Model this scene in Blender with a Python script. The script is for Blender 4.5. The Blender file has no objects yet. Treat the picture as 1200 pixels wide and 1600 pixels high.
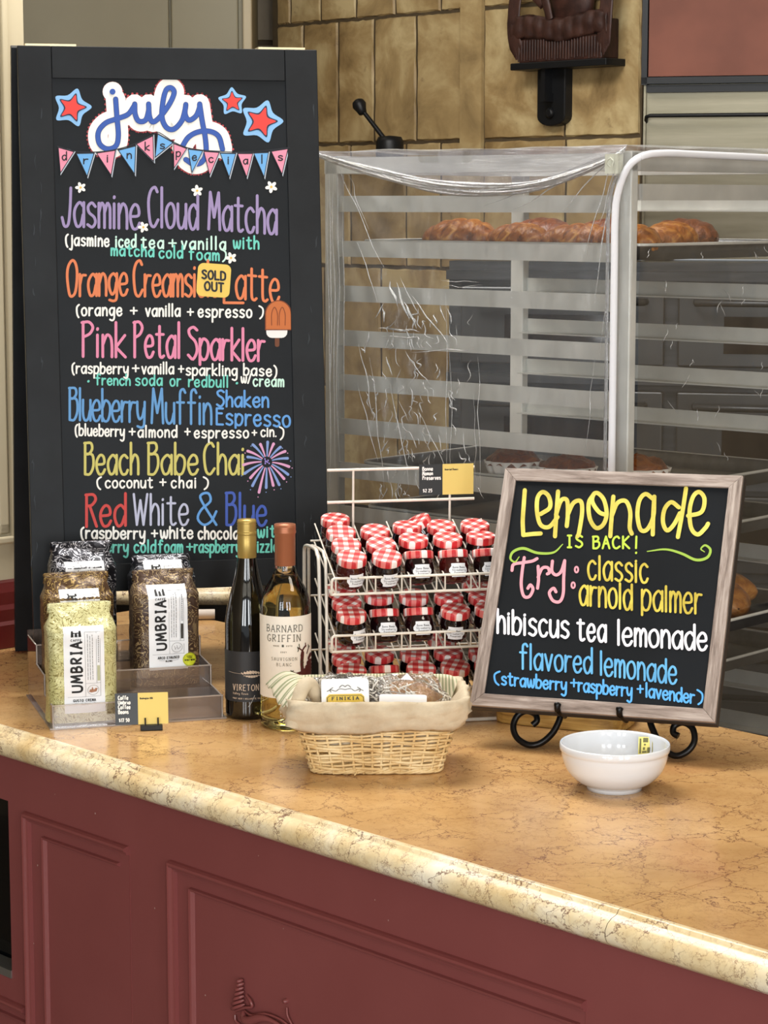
import bpy, math, random
from mathutils import Vector, Matrix, noise
R = random.Random(7)
sc = bpy.context.scene
COL = sc.collection
# ------------------------------------------------------------------ camera
F = 3560.0; PITCH = math.atan(485 / F); CAMZ = 1.68
cd = bpy.data.cameras.new('camera'); cam = bpy.data.objects.new('camera', cd); COL.objects.link(cam)
cam.location = (0, 0, CAMZ); cam.rotation_euler = (math.pi / 2 - PITCH, 0, 0)
cd.sensor_fit = 'VERTICAL'; cd.sensor_height = 24; cd.lens = 24 * F / 1600; cd.clip_start = .05
sc.camera = cam
# ------------------------------------------------------------------ light
sc.view_settings.view_transform = 'Standard'; sc.view_settings.look = 'None'
sc.view_settings.exposure = 0.3; sc.view_settings.gamma = 1; sc.view_settings.use_curve_mapping = False
w = bpy.data.worlds.new('daylight'); sc.world = w; w.use_nodes = True
w.node_tree.nodes['Background'].inputs[0].default_value = (.86, .94, 1, 1)
w.node_tree.nodes['Background'].inputs[1].default_value = .5
def area(name, loc, rot, sx, sy, power, col):
    l = bpy.data.lights.new(name, 'AREA'); l.shape = 'RECTANGLE'; l.size = sx; l.size_y = sy; l.energy = power; l.color = col
    o = bpy.data.objects.new(name, l); COL.objects.link(o); o.location = loc; o.rotation_euler = [math.radians(a) for a in rot]
    return o
WARM = (1, .9, .76); DAY = (.95, .98, 1)
area('skylight_lamp', (-.25, 3.75, 2.85), (0, 0, -20), 1.1, .8, 42, (1, .97, .93))
area('ceiling_lamp', (1.3, 2.2, 2.85), (0, 0, 0), .7, .7, 14, WARM)
for i, x in enumerate((-2.3, -1.1, .9, 2.2)):
    area('window_light', (x, -2.3, 1.75), (90, 0, 0), .62, 2.0, 46, DAY)
area('ceiling_lamp', (-.6, 5.6, 2.85), (0, 0, 0), .6, .6, 1.2, WARM)
# ------------------------------------------------------------------ helpers
def ray(x, y):
    fw = Vector((0, math.cos(PITCH), -math.sin(PITCH))); up = Vector((0, math.sin(PITCH), math.cos(PITCH)))
    return fw + Vector((1, 0, 0)) * ((x - 600) / F) - up * ((y - 800) / F)
CAM = Vector((0, 0, CAMZ))
def onplane(x, y, p, n):
    r = ray(x, y); return CAM + r * ((Vector(p) - CAM).dot(n) / r.dot(n))
def onz(x, y, z=.915): return onplane(x, y, (0, 0, z), Vector((0, 0, 1)))
def lin(h):
    if not isinstance(h, str): return tuple(h) + (1,)
    o = []
    for i in (0, 2, 4):
        c = int(h[i:i + 2], 16) / 255; o.append(c / 12.92 if c <= .04045 else ((c + .055) / 1.055) ** 2.4)
    return tuple(o) + (1,)
class NT:
    """small node-tree helper"""
    def __init__(s, m): s.t = m.node_tree; s.n = s.t.nodes; s.b = s.n.get('Principled BSDF'); s.out = s.n.get('Material Output')
    def add(s, typ, ins=None, **kw):
        nd = s.n.new(typ)
        for k, v in kw.items(): setattr(nd, k, v)
        for k, v in (ins or {}).items():
            if isinstance(v, bpy.types.NodeSocket): s.t.links.new(v, nd.inputs[k])
            else: nd.inputs[k].default_value = v
        return nd
    def link(s, a, b): s.t.links.new(a, b)
    def coord(s, scale=(1, 1, 1), which='Object', rot=(0, 0, 0)):
        tc = s.add('ShaderNodeTexCoord'); mp = s.add('ShaderNodeMapping', {'Vector': tc.outputs[which], 'Scale': scale, 'Rotation': rot})
        return mp.outputs[0]
    def noise(s, vec, scale, detail=3, rough=.5, dist=0):
        return s.add('ShaderNodeTexNoise', {'Vector': vec, 'Scale': scale, 'Detail': detail, 'Roughness': rough, 'Distortion': dist})
    def ramp(s, fac, stops):
        r = s.add('ShaderNodeValToRGB', {'Fac': fac}); e = r.color_ramp.elements
        while len(e) < len(stops): e.new(.5)
        for q, (p, c) in zip(e, stops): q.position = p; q.color = lin(c)
        return r.outputs[0]
    def mix(s, fac, a, b, mode='MIX'):
        m = s.n.new('ShaderNodeMix'); m.data_type = 'RGBA'; m.blend_type = mode
        for i, v in ((0, fac), (6, a), (7, b)):
            if isinstance(v, bpy.types.NodeSocket): s.t.links.new(v, m.inputs[i])
            else: m.inputs[i].default_value = lin(v) if isinstance(v, str) else v
        return m.outputs[2]
    def math(s, op, a, b=0.0, c=0.0, clamp=False):
        m = s.n.new('ShaderNodeMath'); m.operation = op; m.use_clamp = clamp
        for i, v in enumerate((a, b, c)):
            if isinstance(v, bpy.types.NodeSocket): s.t.links.new(v, m.inputs[i])
            else: m.inputs[i].default_value = v
        return m.outputs[0]
    def bump(s, h, strength=.3, dist=.002):
        b = s.add('ShaderNodeBump', {'Height': h, 'Strength': strength, 'Distance': dist}); s.link(b.outputs[0], s.b.inputs['Normal']); return b.outputs[0]
def mat(name, col, rough=.5, metal=0, spec=.5, var=0, vscale=20, bump=0, bscale=200, coat=0, vcol=None, trans=0, ior=1.45):
    m = bpy.data.materials.new(name); m.use_nodes = True; t = NT(m); b = t.b
    b.inputs['Base Color'].default_value = lin(col); b.inputs['Roughness'].default_value = rough; b.inputs['Metallic'].default_value = metal
    b.inputs['Specular IOR Level'].default_value = spec; b.inputs['Coat Weight'].default_value = coat
    b.inputs['Transmission Weight'].default_value = trans; b.inputs['IOR'].default_value = ior
    if var or vcol or bump: v = t.coord()
    if vcol:
        n = t.noise(v, vscale, 4, .6)
        t.link(t.ramp(n.outputs[0], [(.35, col), (.35 + .3, vcol)]), b.inputs['Base Color'])
    if bump: t.bump(t.noise(v, bscale, 3).outputs[0], bump, .001)
    return m
class MB:
    def __init__(s): s.v = []; s.f = []; s.sm = []
    def add(s, vs, fs, smooth=False):
        n = len(s.v); s.v += [tuple(p) for p in vs]; s.f += [tuple(i + n for i in f) for f in fs]; s.sm += [smooth] * len(fs)
    def box(s, x0, x1, y0, y1, z0, z1, M=None):
        vs = [Vector((x, y, z)) for z in (z0, z1) for y in (y0, y1) for x in (x0, x1)]
        if M: vs = [M @ p for p in vs]
        s.add(vs, [(0, 2, 3, 1), (4, 5, 7, 6), (0, 1, 5, 4), (2, 6, 7, 3), (0, 4, 6, 2), (1, 3, 7, 5)]); return s
    def lathe(s, prof, n=32, c=(0, 0, 0), M=None, smooth=True, cap=True):
        vs = []
        for r, z in prof:
            for i in range(n):
                a = 2 * math.pi * i / n; p = Vector((c[0] + r * math.cos(a), c[1] + r * math.sin(a), c[2] + z)); vs.append(M @ p if M else p)
        fs = [(j * n + i, j * n + (i + 1) % n, (j + 1) * n + (i + 1) % n, (j + 1) * n + i) for j in range(len(prof) - 1) for i in range(n)]
        s.add(vs, fs, smooth)
        if cap:
            if prof[0][0] > 1e-6: s.add(vs[:n], [tuple(reversed(range(n)))])
            if prof[-1][0] > 1e-6: s.add(vs[-n:], [tuple(range(n))])
        return s
    def tube(s, pts, r, n=8, closed=False, smooth=True):
        pts = [Vector(p) for p in pts]; N = len(pts); rr = r if isinstance(r, (list, tuple)) else [r] * N
        ref = None; vs = []
        for i, p in enumerate(pts):
            a = pts[(i - 1) % N] if (closed or i) else p; b = pts[(i + 1) % N] if (closed or i < N - 1) else p
            t = (b - a)
            if t.length < 1e-9: t = Vector((0, 0, 1))
            t.normalize()
            if ref is None: ref = t.orthogonal().normalized()
            ref = (ref - t * ref.dot(t))
            if ref.length < 1e-6: ref = t.orthogonal()
            ref.normalize(); bn = t.cross(ref)
            for k in range(n):
                an = 2 * math.pi * k / n; vs.append(p + (ref * math.cos(an) + bn * math.sin(an)) * rr[i])
        fs = []; m = N if closed else N - 1
        for j in range(m):
            for k in range(n):
                j2 = (j + 1) % N; fs.append((j * n + k, j * n + (k + 1) % n, j2 * n + (k + 1) % n, j2 * n + k))
        s.add(vs, fs, smooth)
        if not closed: s.add(vs[:n], [tuple(reversed(range(n)))]); s.add(vs[-n:], [tuple(range(n))])
        return s
    def grid(s, fn, nu, nv, smooth=True, closeu=False):
        vs = [fn(i / (nu if closeu else nu - 1), j / (nv - 1)) for j in range(nv) for i in range(nu)]
        fs = [(j * nu + i, j * nu + (i + 1) % nu, (j + 1) * nu + (i + 1) % nu, (j + 1) * nu + i) for j in range(nv - 1) for i in range(nu if closeu else nu - 1)]
        s.add(vs, fs, smooth); return s
    def prism(s, poly, fn0, fn1):
        """poly 2D outline; fn0/fn1 map (u,v) to front and back points"""
        n = len(poly); vs = [fn0(*p) for p in poly] + [fn1(*p) for p in poly]
        s.add(vs, [tuple(range(n)), tuple(reversed(range(n, 2 * n)))] + [(i, i + n, (i + 1) % n + n, (i + 1) % n) for i in range(n)]); return s
    def build(s, name, m, parent=None, kind=None, label=None, bevel=0, solid=0, sub=0):
        me = bpy.data.meshes.new(name); me.from_pydata(s.v, [], s.f); me.polygons.foreach_set('use_smooth', s.sm); me.update()
        if m: me.materials.append(m)
        o = bpy.data.objects.new(name, me); COL.objects.link(o)
        if parent: o.parent = parent
        if kind: o['kind'] = kind
        if label: o['label'] = label
        if bevel:
            b = o.modifiers.new('b', 'BEVEL'); b.width = bevel; b.segments = 2; b.limit_method = 'ANGLE'
        if solid:
            b = o.modifiers.new('s', 'SOLIDIFY'); b.thickness = solid; b.offset = 0
        return o
def thing(name, label, cat, loc=(0, 0, 0), rz=0, group=None):
    o = bpy.data.objects.new(name, None); o.empty_display_size = .05; COL.objects.link(o); o.location = loc; o.rotation_euler = (0, 0, rz)
    tag(o, label, cat, group); return o
def tag(o, label, cat, group=None):
    o['label'] = label; o['category'] = cat
    if group: o['group'] = group
    return o
def copy_tree(o, parent=None):
    c = o.copy(); COL.objects.link(c); c.parent = parent
    for ch in [k for k in KIDS.get(o.name, [])]: copy_tree(ch, c)
    return c
KIDS = {}
def index_kids():
    KIDS.clear()
    for o in bpy.data.objects:
        if o.parent: KIDS.setdefault(o.parent.name, []).append(o)
def local(o_loc, rz):
    M = Matrix.Translation(Vector(o_loc)) @ Matrix.Rotation(rz, 4, 'Z'); return M, M.inverted()
def smooth_path(pts, k=5, closed=False):
    """Catmull-Rom through 2D/3D points"""
    P = [Vector(p) for p in pts]; n = len(P); out = []
    if n < 3 and not closed: return P
    for i in range(n if closed else n - 1):
        p0 = P[(i - 1) % n] if (closed or i) else P[0] * 2 - P[1]; p1 = P[i]; p2 = P[(i + 1) % n]
        p3 = P[(i + 2) % n] if (closed or i + 2 < n) else P[-1] * 2 - P[-2]
        for j in range(k):
            t = j / k; out.append(.5 * ((2 * p1) + (p2 - p0) * t + (2 * p0 - 5 * p1 + 4 * p2 - p3) * t * t + (3 * p1 - p0 - 3 * p2 + p3) * t ** 3))
    if not closed: out.append(P[-1])
    return out
# ------------------------------------------------------------------ lettering: single strokes drawn as flat ribbons
GL = {
'a': "c.5,.85 .3,1 .05,.75 0,.4 .14,.02 .36,.08 .5,.5|!.54,1 .54,0", 'b': "!0,2 0,0|c0,.6 .2,1 .48,.85 .52,.45 .38,.05 .15,0 0,.2",
'c': "c.48,.85 .28,1 .05,.8 0,.4 .15,.02 .38,.02 .5,.22", 'd': "c.5,.8 .3,1 .05,.8 0,.4 .15,0 .35,.06 .5,.45|!.54,2 .54,0",
'e': "c.02,.5 .46,.56 .44,.9 .24,1 .04,.75 0,.4 .15,.02 .38,.03 .52,.25", 'f': "c.5,1.75 .38,2 .2,1.8 .18,1 .18,0|!0,1.05 .42,1.05",
'g': "c.5,.85 .3,1 .05,.8 .02,.4 .2,.05 .4,.2 .5,.6|c.53,1 .53,.3 .5,-.5 .3,-.8 .05,-.65", 'h': "!0,2 0,0|c0,.55 .2,1 .4,.9 .46,.55 .46,0",
'i': "!.03,1 .03,0|!.03,1.42 .04,1.5", 'j': "c.2,1 .22,.2 .15,-.65 -.08,-.6|!.2,1.42 .21,1.5", 'k': "!0,2 0,0|!.45,1 0,.45 .48,0", 'l': "!.03,2 .03,0",
'm': "!0,1 0,0|c0,.6 .15,1 .3,.85 .32,.5 .32,0|c.32,.6 .48,1 .62,.85 .64,.5 .64,0", 'n': "!0,1 0,0|c0,.55 .2,1 .4,.88 .46,.5 .46,0",
'o': "o.27,1 .06,.82 0,.45 .12,.06 .3,0 .48,.16 .54,.55 .45,.9", 'p': "!0,1 0,-.8|c0,.6 .2,1 .48,.85 .52,.45 .38,.05 .15,0 0,.2",
'r': "!0,1 0,0|c0,.5 .14,.92 .38,.95", 's': "c.46,.85 .26,1 .05,.85 .1,.6 .38,.42 .46,.2 .28,0 .02,.1", 't': "c.2,1.7 .2,.9 .21,.15 .34,0 .48,.08|!0,1.1 .45,1.1",
'u': "c0,1 0,.3 .14,0 .35,.1 .47,.5|!.5,1 .5,0", 'v': "!0,1 .24,0 .48,1", 'w': "c0,1 .05,.3 .16,0 .3,.3 .35,.85 .4,.3 .54,0 .67,.35 .7,1",
'y': "c0,1 .02,.45 .15,.15 .35,.3 .46,.7|c.5,1 .48,.2 .44,-.5 .26,-.8 .02,-.62", 'z': "!.02,1 .45,1 0,0 .48,0", 'x': "!0,1 .45,0|!.45,1 0,0",
'J': "c.5,2 .46,.8 .36,.1 .14,0 0,.35", 'C': "c.55,1.7 .4,2 .14,1.75 0,1 .1,.2 .34,0 .6,.3", 'M': "!0,0 .1,2 .34,.5 .62,2 .7,0", 'O': "o.34,2 .08,1.6 0,.9 .14,.12 .34,0 .56,.25 .66,1 .56,1.75",
'L': "!0,2 0,0 .5,.02", 'P': "!.06,0 .06,2|c0,1.95 .35,2 .55,1.6 .4,1.1 .08,.9", 'S': "c.55,1.75 .32,2 .05,1.75 .12,1.25 .45,.85 .55,.4 .3,0 0,.2",
'B': "!.04,0 .04,2|c0,1.98 .4,1.98 .48,1.5 .28,1.1 .06,1.08|c.1,1.1 .5,1 .56,.45 .35,.02 .04,0", 'W': "!0,2 .18,0 .38,1.4 .56,0 .78,2", 'R': "!.04,0 .04,2|c0,1.98 .38,1.98 .5,1.55 .3,1.08 .06,1.02|!.2,1.02 .55,0",
'E': "!.5,2 .03,2 .03,0 .5,0|!.03,1.05 .42,1.05", '&': "c.62,.75 .45,.2 .2,0 0,.35 .12,.85 .42,1.4 .36,1.95 .14,1.9 .12,1.45 .62,0", '+': "!0,.55 .5,.55|!.25,.95 .25,.12",
'(': "c.25,1.8 .1,1.5 .0,1.0 0,.5 .07,.05 .2,-.3", ')': "c0,1.8 .14,1.5 .24,1.0 .25,.5 .18,.05 .05,-.3", '.': "!0,0 .02,.04", '/': "!0,-.1 .4,1.9", '!': "!.05,2 .03,.6|!.03,.05 .04,.1", ':': "!.03,.2 .04,.25|!.03,.95 .04,1",
'I': "!0,2 .3,2|!.15,2 .15,0|!0,0 .3,0", 'A': "!0,0 .3,2 .6,0|!.12,.75 .48,.75", 'K': "!0,2 0,0|!.5,2 0,.95 .55,0", 'U': "c0,2 0,.6 .12,.1 .3,0 .48,.1 .6,.6 .6,2", 'N': "!0,0 0,2 .55,0 .55,2",
'D': "!0,0 0,2|c0,2 .3,1.95 .56,1.6 .6,1 .55,.35 .3,.05 0,0", 'G': "c.55,1.7 .34,2 .08,1.65 0,1 .08,.3 .32,0 .55,.3 .57,.85|!.57,.85 .34,.85", 'F': "!.5,2 .03,2 .03,0|!.03,1.05 .42,1.05", 'V': "!0,2 .28,0 .56,2",
'T': "!0,2 .6,2|!.3,2 .3,0", '|': "!.03,2 .03,0", '-': "!0,.8 .35,.8", '$': "c.5,1.6 .28,1.85 .04,1.6 .12,1.2 .42,.85 .5,.4 .26,.12 0,.35|!.27,2.1 .27,-.1", '1': "!.1,1.7 .25,2 .25,0", '2': "c.04,1.6 .25,2 .48,1.7 .4,1.1 .02,0|!.02,0 .5,0",
'5': "!.48,2 .08,2 .05,1.15|c.05,1.15 .3,1.3 .5,.9 .46,.3 .24,0 0,.2", '7': "!0,2 .5,2 .18,0", '0': "o.26,2 .06,1.7 0,1 .08,.25 .26,0 .44,.3 .52,1 .44,1.7", '8': "o.25,1.05 .04,1.4 .1,1.9 .25,2 .42,1.9 .48,1.5 .25,1.05 .02,.6 .08,.1 .25,0 .44,.1 .5,.6",
}
GW = {' ': .45}
STK = {}
def glyph(ch):
    if ch in STK: return STK[ch]
    out = []; mx = .1
    if ch in GL:
        for s_ in GL[ch].split('|') if ch != '|' else [GL[ch]]:
            kd = s_[0]; pts = [tuple(float(a) for a in q.split(',')) for q in s_[1:].split()]
            mx = max([mx] + [p[0] for p in pts]); out.append((kd, pts))
    STK[ch] = (out, mx if ch != ' ' else GW[' ']); return STK[ch]
def ribbon(mb, pts, wd, fn, caps=True, closed=False, wfn=None):
    """flat ribbon of width wd (metres) along 2D points, mapped by fn(u,v)->Vector"""
    P = [Vector(p[:2]) for p in pts]; P = [p for i, p in enumerate(P) if i == 0 or (p - P[i - 1]).length > 1e-7]
    n = len(P)
    if n < 2: return
    vs = []; mb.k = getattr(mb, 'k', 0) + 1
    e_ = wd * .2; o0 = fn(*P[0]); nrm = (fn(P[0].x + e_, P[0].y) - o0).cross(fn(P[0].x, P[0].y + e_) - o0)
    nrm = nrm.normalized() if nrm.length > 0 else Vector((0, 0, 0)); fn0 = fn; st_ = [0.0]
    def fn(x, y): return fn0(x, y) + nrm * ((mb.k + st_[0]) * 2.2e-5)
    for i, p in enumerate(P):
        st_[0] = i / n
        a = P[(i - 1) % n] if (closed or i) else p; b = P[(i + 1) % n] if (closed or i < n - 1) else p
        t1 = (p - a); t2 = (b - p)
        t = (t1.normalized() if t1.length > 1e-9 else Vector((0, 0))) + (t2.normalized() if t2.length > 1e-9 else Vector((0, 0)))
        if t.length < 1e-6: t = t2 if t2.length > 0 else Vector((1, 0))
        t.normalize(); ref = (t2 if t2.length > 1e-9 else t1).normalized(); c = max(.5, abs(t.dot(ref)))
        hw = wd / 2 / c * (wfn(i / (n - 1)) if wfn else 1)
        nn = Vector((-t.y, t.x)) * hw; vs += [fn(*(p + nn)), fn(*(p - nn))]
    m = n if closed else n - 1
    mb.add(vs, [(2 * i + 1, 2 * ((i + 1) % n) + 1, 2 * ((i + 1) % n), 2 * i) for i in range(m)])
    if caps and not closed:
        for e, q in ((P[0], P[0] - P[1]), (P[-1], P[-1] - P[-2])):
            q = q.normalized(); k0 = wfn(0 if e is P[0] else 1) if wfn else 1; h = wd / 2 * k0
            if h < 1e-6: continue
            side = Vector((-q.y, q.x)); arc = [e + (side * math.cos(a) + q * math.sin(a)) * h for a in [math.pi * j / 5 for j in range(6)]]
            mb.add([fn(*p) for p in reversed(arc)], [tuple(range(6))])
def layout(text, x0, x1, xh, asc, gap=.2):
    """strokes of a line of text fitted between x0 and x1; xh = height of small letters, asc = height of tall ones"""
    adv = [glyph(c)[1] for c in text]; tot = sum(adv) + gap * (len(text) - 1); k = (x1 - x0) / tot; x = x0; out = []
    dk = .32 if xh > 14 else .8
    def Y(y): return y * xh * dk if y < 0 else y * xh if y <= 1 else xh + (y - 1) * (asc - xh)
    for c, a in zip(text, adv):
        for kd, pts in glyph(c)[0]: out.append((kd, [(x + px * k, Y(py)) for px, py in pts], c))
        x += (a + gap) * k
    return out
def write(mb, text, x0, x1, xh, asc, wd, fn, slope=0, y0=0, gap=.2, caps=True, serif=0, wob=0, rs=4):
    for kd, pts, c in layout(text, x0, x1, xh, asc, gap):
        pts = [(x, y0 + y + slope * (x - x0)) for x, y in pts]
        if kd == '!' and len(pts) > 2:
            for a_, b_ in zip(pts, pts[1:]): ribbon(mb, [a_, b_], wd, fn, True)
        else: ribbon(mb, smooth_path(pts, rs, kd == 'o') if kd != '!' else pts, wd, fn, caps, kd == 'o')
        if serif and kd == '!':
            for e, o_ in ((pts[0], pts[1]), (pts[-1], pts[-2])):
                if abs(e[0] - o_[0]) < .6 * abs(e[1] - o_[1]): ribbon(mb, [(e[0] - serif, e[1]), (e[0] + serif, e[1])], wd * .6, fn, False)
# ------------------------------------------------------------------ materials
def m_marble(edge=False):
    m = mat('marble', 'D2A46E', .2, spec=.45); t = NT(m); v = t.coord()
    big = t.noise(v, 5, 4, .6); fine = t.noise(v, 45, 4, .6)
    base = t.ramp(big.outputs[0], [(.32, 'AC7F4C'), (.5, 'C29660'), (.68, 'D2A873')])
    base = t.mix(t.math('MULTIPLY', fine.outputs[0], .3), base, 'E6C68C')
    if edge: base = t.ramp(t.noise(v, 14, 5, .6).outputs[0], [(.3, 'D8BC88'), (.5, 'ECD8AE'), (.7, 'F8EED6')])  # same stone coloured paler on the nosing, standing in for window light
    def veins(scale, dist, width, dscale):
        nn = t.noise(v, dscale, 5, .65); ad = t.add('ShaderNodeVectorMath', {0: nn.outputs[1], 1: (.5, .5, .5)}, operation='SUBTRACT')
        sm = t.add('ShaderNodeVectorMath', {0: ad.outputs[0], 'Scale': dist}, operation='SCALE')
        vv = t.add('ShaderNodeVectorMath', {0: v, 1: sm.outputs[0]}, operation='ADD')
        vo = t.add('ShaderNodeTexVoronoi', {'Vector': vv.outputs[0], 'Scale': scale}, feature='DISTANCE_TO_EDGE')
        return t.math('SUBTRACT', 1.0, t.math('DIVIDE', vo.outputs[0], width), clamp=True)
    mask = t.noise(v, 7, 3).outputs[0]
    v1 = t.math('MULTIPLY', veins(11, .10, .017, 15), t.math('MULTIPLY_ADD', mask, 7.0, -2.5, True))
    v2 = t.math('MULTIPLY', veins(26, .07, .026, 34), t.math('MULTIPLY_ADD', t.noise(v, 9, 4).outputs[0], 7, -2.5 if not edge else -1.9, True)); v3 = t.math('MULTIPLY', veins(75, .03, .07, 70), t.math('MULTIPLY_ADD', t.noise(v, 17, 4).outputs[0], 6, -2.3, True))
    c = t.mix(t.math('MULTIPLY', v3, .3), base, '8A5A38'); c = t.mix(t.math('MULTIPLY', v2, .72), c, '7E4A34'); c = t.mix(t.math('MULTIPLY', v1, .9), c, '64382C')
    pat = t.math('MULTIPLY_ADD', t.noise(v, 3.2, 3).outputs[0], 6, -3.4, True); c = t.mix(t.math('MULTIPLY', pat, .35), c, 'C98558')
    t.link(c, t.b.inputs['Base Color']); t.bump(fine.outputs[0], .05, .0005); return m
def m_marble_edge():
    m = m_marble(True); m.name = 'marble_edge_lit'; NT(m).b.inputs['Roughness'].default_value = .3; return m
def m_wood(name, a, b_, c, scale=(60, 4, 60), rough=.6):
    m = mat(name, a, rough); t = NT(m); v = t.coord(scale)
    n = t.noise(v, 1.2, 6, .65, .4); t.link(t.ramp(n.outputs[0], [(.3, a), (.5, b_), (.68, c)]), t.b.inputs['Base Color']); t.bump(n.outputs[0], .35, .001); return m
def m_film(name, op=.08, tint='E8ECF0', ns=60, stretch=(1, 1, .25), rough=.12, glint=1.0, bs=.9, tr_=.96):
    m = bpy.data.materials.new(name); m.use_nodes = True; t = NT(m); t.n.remove(t.b)
    v = t.coord(stretch); n = t.noise(v, ns, 5, .62, .8)
    bm = t.add('ShaderNodeBump', {'Height': n.outputs[0], 'Strength': bs, 'Distance': .006})
    g = t.add('ShaderNodeBsdfGlossy', {'Color': (1, 1, 1, 1), 'Roughness': rough, 'Normal': bm.outputs[0]})
    d = t.add('ShaderNodeBsdfDiffuse', {'Color': lin(tint)}); tr = t.add('ShaderNodeBsdfTransparent', {'Color': (tr_, tr_, tr_, 1)})
    a = t.add('ShaderNodeMixShader', {0: op, 1: tr.outputs[0], 2: d.outputs[0]})
    fr = t.add('ShaderNodeFresnel', {'IOR': 1.42, 'Normal': bm.outputs[0]})
    f = t.math('MULTIPLY', fr.outputs[0], 1.5 * glint, clamp=True)
    s = t.add('ShaderNodeMixShader', {0: f, 1: a.outputs[0], 2: g.outputs[0]}); t.link(s.outputs[0], t.out.inputs[0]); return m
def m_acrylic(name='clear_acrylic', op=.1, tint='CDB6A8'):
    m = bpy.data.materials.new(name); m.use_nodes = True; t = NT(m); t.n.remove(t.b)
    g = t.add('ShaderNodeBsdfGlossy', {'Roughness': .03}); d = t.add('ShaderNodeBsdfDiffuse', {'Color': lin(tint)}); tr = t.add('ShaderNodeBsdfTransparent', {'Color': (.93, .91, .9, 1)})
    a = t.add('ShaderNodeMixShader', {0: op, 1: tr.outputs[0], 2: d.outputs[0]}); fr = t.add('ShaderNodeFresnel', {'IOR': 1.49})
    s = t.add('ShaderNodeMixShader', {0: t.math('MULTIPLY', fr.outputs[0], 1.6, clamp=True), 1: a.outputs[0], 2: g.outputs[0]}); t.link(s.outputs[0], t.out.inputs[0]); return m
def m_gingham():
    m = mat('gingham_lid', 'C8202C', .45); t = NT(m); v = t.coord((1, 1, 1), rot=(0, 0, .55))
    sp = t.add('ShaderNodeSeparateXYZ', {0: v})
    def st(s): return t.math('GREATER_THAN', t.math('FRACT', t.math('MULTIPLY_ADD', s, 66.0, .3)), .46)
    k = t.math('ADD', st(sp.outputs[0]), st(sp.outputs[1]))
    c = t.ramp(t.math('MULTIPLY', k, .5), [(0, 'F6ECE8'), (.5, 'E27A74'), (1, 'C42A30')]); t.link(c, t.b.inputs['Base Color']); return m
def m_foil(name, base, line, hi, scale=34, metal=.35, rough=.36):
    m = mat(name, base, rough, metal); t = NT(m); v = t.coord()
    n1 = t.noise(v, scale, 3, .5, 1.2); n2 = t.noise(v, scale * .35, 2)
    f = t.math('ABSOLUTE', t.math('SINE', t.math('MULTIPLY', n1.outputs[0], 42.0)))
    ln = t.math('LESS_THAN', f, .36); c = t.mix(t.ramp(n2.outputs[0], [(.4, base), (.65, hi)]), base, base) if 0 else t.ramp(n2.outputs[0], [(.38, base), (.66, hi)])
    t.link(t.mix(ln, c, line), t.b.inputs['Base Color'])
    cr = t.noise(t.coord((1, 1, .6)), 38, 4, .6, .6); t.bump(cr.outputs[0], .55, .006); return m
def m_stripe(name, a, b_, freq, axis=0, rough=.85):
    m = mat(name, a, rough); t = NT(m); v = t.coord(); sp = t.add('ShaderNodeSeparateXYZ', {0: v})
    k = t.math('FRACT', t.math('MULTIPLY', sp.outputs[axis], freq)); t.link(t.mix(t.math('GREATER_THAN', k, .52), a, b_), t.b.inputs['Base Color']); return m
def m_tile(name, a, b_, c):
    m = mat(name, a, .48); t = NT(m); ob = t.add('ShaderNodeObjectInfo')
    tc = t.add('ShaderNodeTexCoord'); off = t.add('ShaderNodeVectorMath', {0: tc.outputs['Object'], 1: ob.outputs['Location']}, operation='ADD'); v = off.outputs[0]
    n = t.noise(v, 7, 5, .6, .5); cc = t.ramp(n.outputs[0], [(.3, a), (.5, b_), (.68, c)])
    sp = t.noise(v, 22, 5, .7); cc = t.mix(t.math('MULTIPLY_ADD', sp.outputs[0], 6, -3.75, True), cc, '5A4028')
    rn = t.math('MULTIPLY_ADD', ob.outputs['Random'], .22, .0); cc = t.mix(rn, cc, 'C4AE80'); t.link(cc, t.b.inputs['Base Color']); t.bump(t.noise(v, 30, 4).outputs[0], .3, .003); return m
def m_bread(name, a, b_, c, sc_=60):
    m = mat(name, a, .35); t = NT(m); v = t.coord((1, 1, 1)); n = t.noise(v, sc_, 5, .65, 1.5); t.link(t.ramp(n.outputs[0], [(.3, a), (.5, b_), (.7, c)]), t.b.inputs['Base Color']); t.bump(n.outputs[0], .8, .004); return m
def m_metal(name, col, rough=.35, metal=.85, stretch=(2, 60, 60), lo=None):
    m = mat(name, col, rough, metal); t = NT(m); v = t.coord(stretch); n = t.noise(v, 3, 4, .6)
    t.link(t.ramp(n.outputs[0], [(.3, lo or col), (.7, col)]), t.b.inputs['Base Color']); t.link(t.math('MULTIPLY_ADD', n.outputs[0], .25, rough - .1), t.b.inputs['Roughness']); return m
MARBLE = m_marble(); MEDGE = m_marble_edge()
RED = mat('oxblood_paint', '7C413F', .38, vcol='824644', vscale=3, bump=.06, bscale=150)
REDT = mat('oxblood_trim_paint', '804442', .2)
CREAM = mat('cream_paint', 'BDB094', .55, vcol='B4A88C', vscale=2); OLIVE = mat('olive_grey_paint', '8E8770', .5, vcol='857E68', vscale=2)
BASER = mat('dark_red_paint', '581A18', .35)
BLK = mat('black_chalk_frame', '15171A', .5, spec=.25, vcol='1D2023', vscale=9, bump=.05); SLATE = mat('chalkboard_slate', '12161A', .5, spec=.22, vcol='171B20', vscale=6)
BLACKM = mat('black_metal', '17181A', .42, .3, bump=.15, bscale=300); IRON = mat('wrought_iron', '0E0E10', .32, .4, bump=.25, bscale=120)
WIREW = mat('white_wire_enamel', 'E6DFD2', .35, coat=.3)
PAPER = mat('white_paper', 'EEF0F4', .5); PAPERM = mat('matt_label_paper', 'EFEAE0', .6); BLKCARD = mat('black_card', '141414', .35); YELCARD = mat('yellow_card', 'E9CF74', .55)
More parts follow.
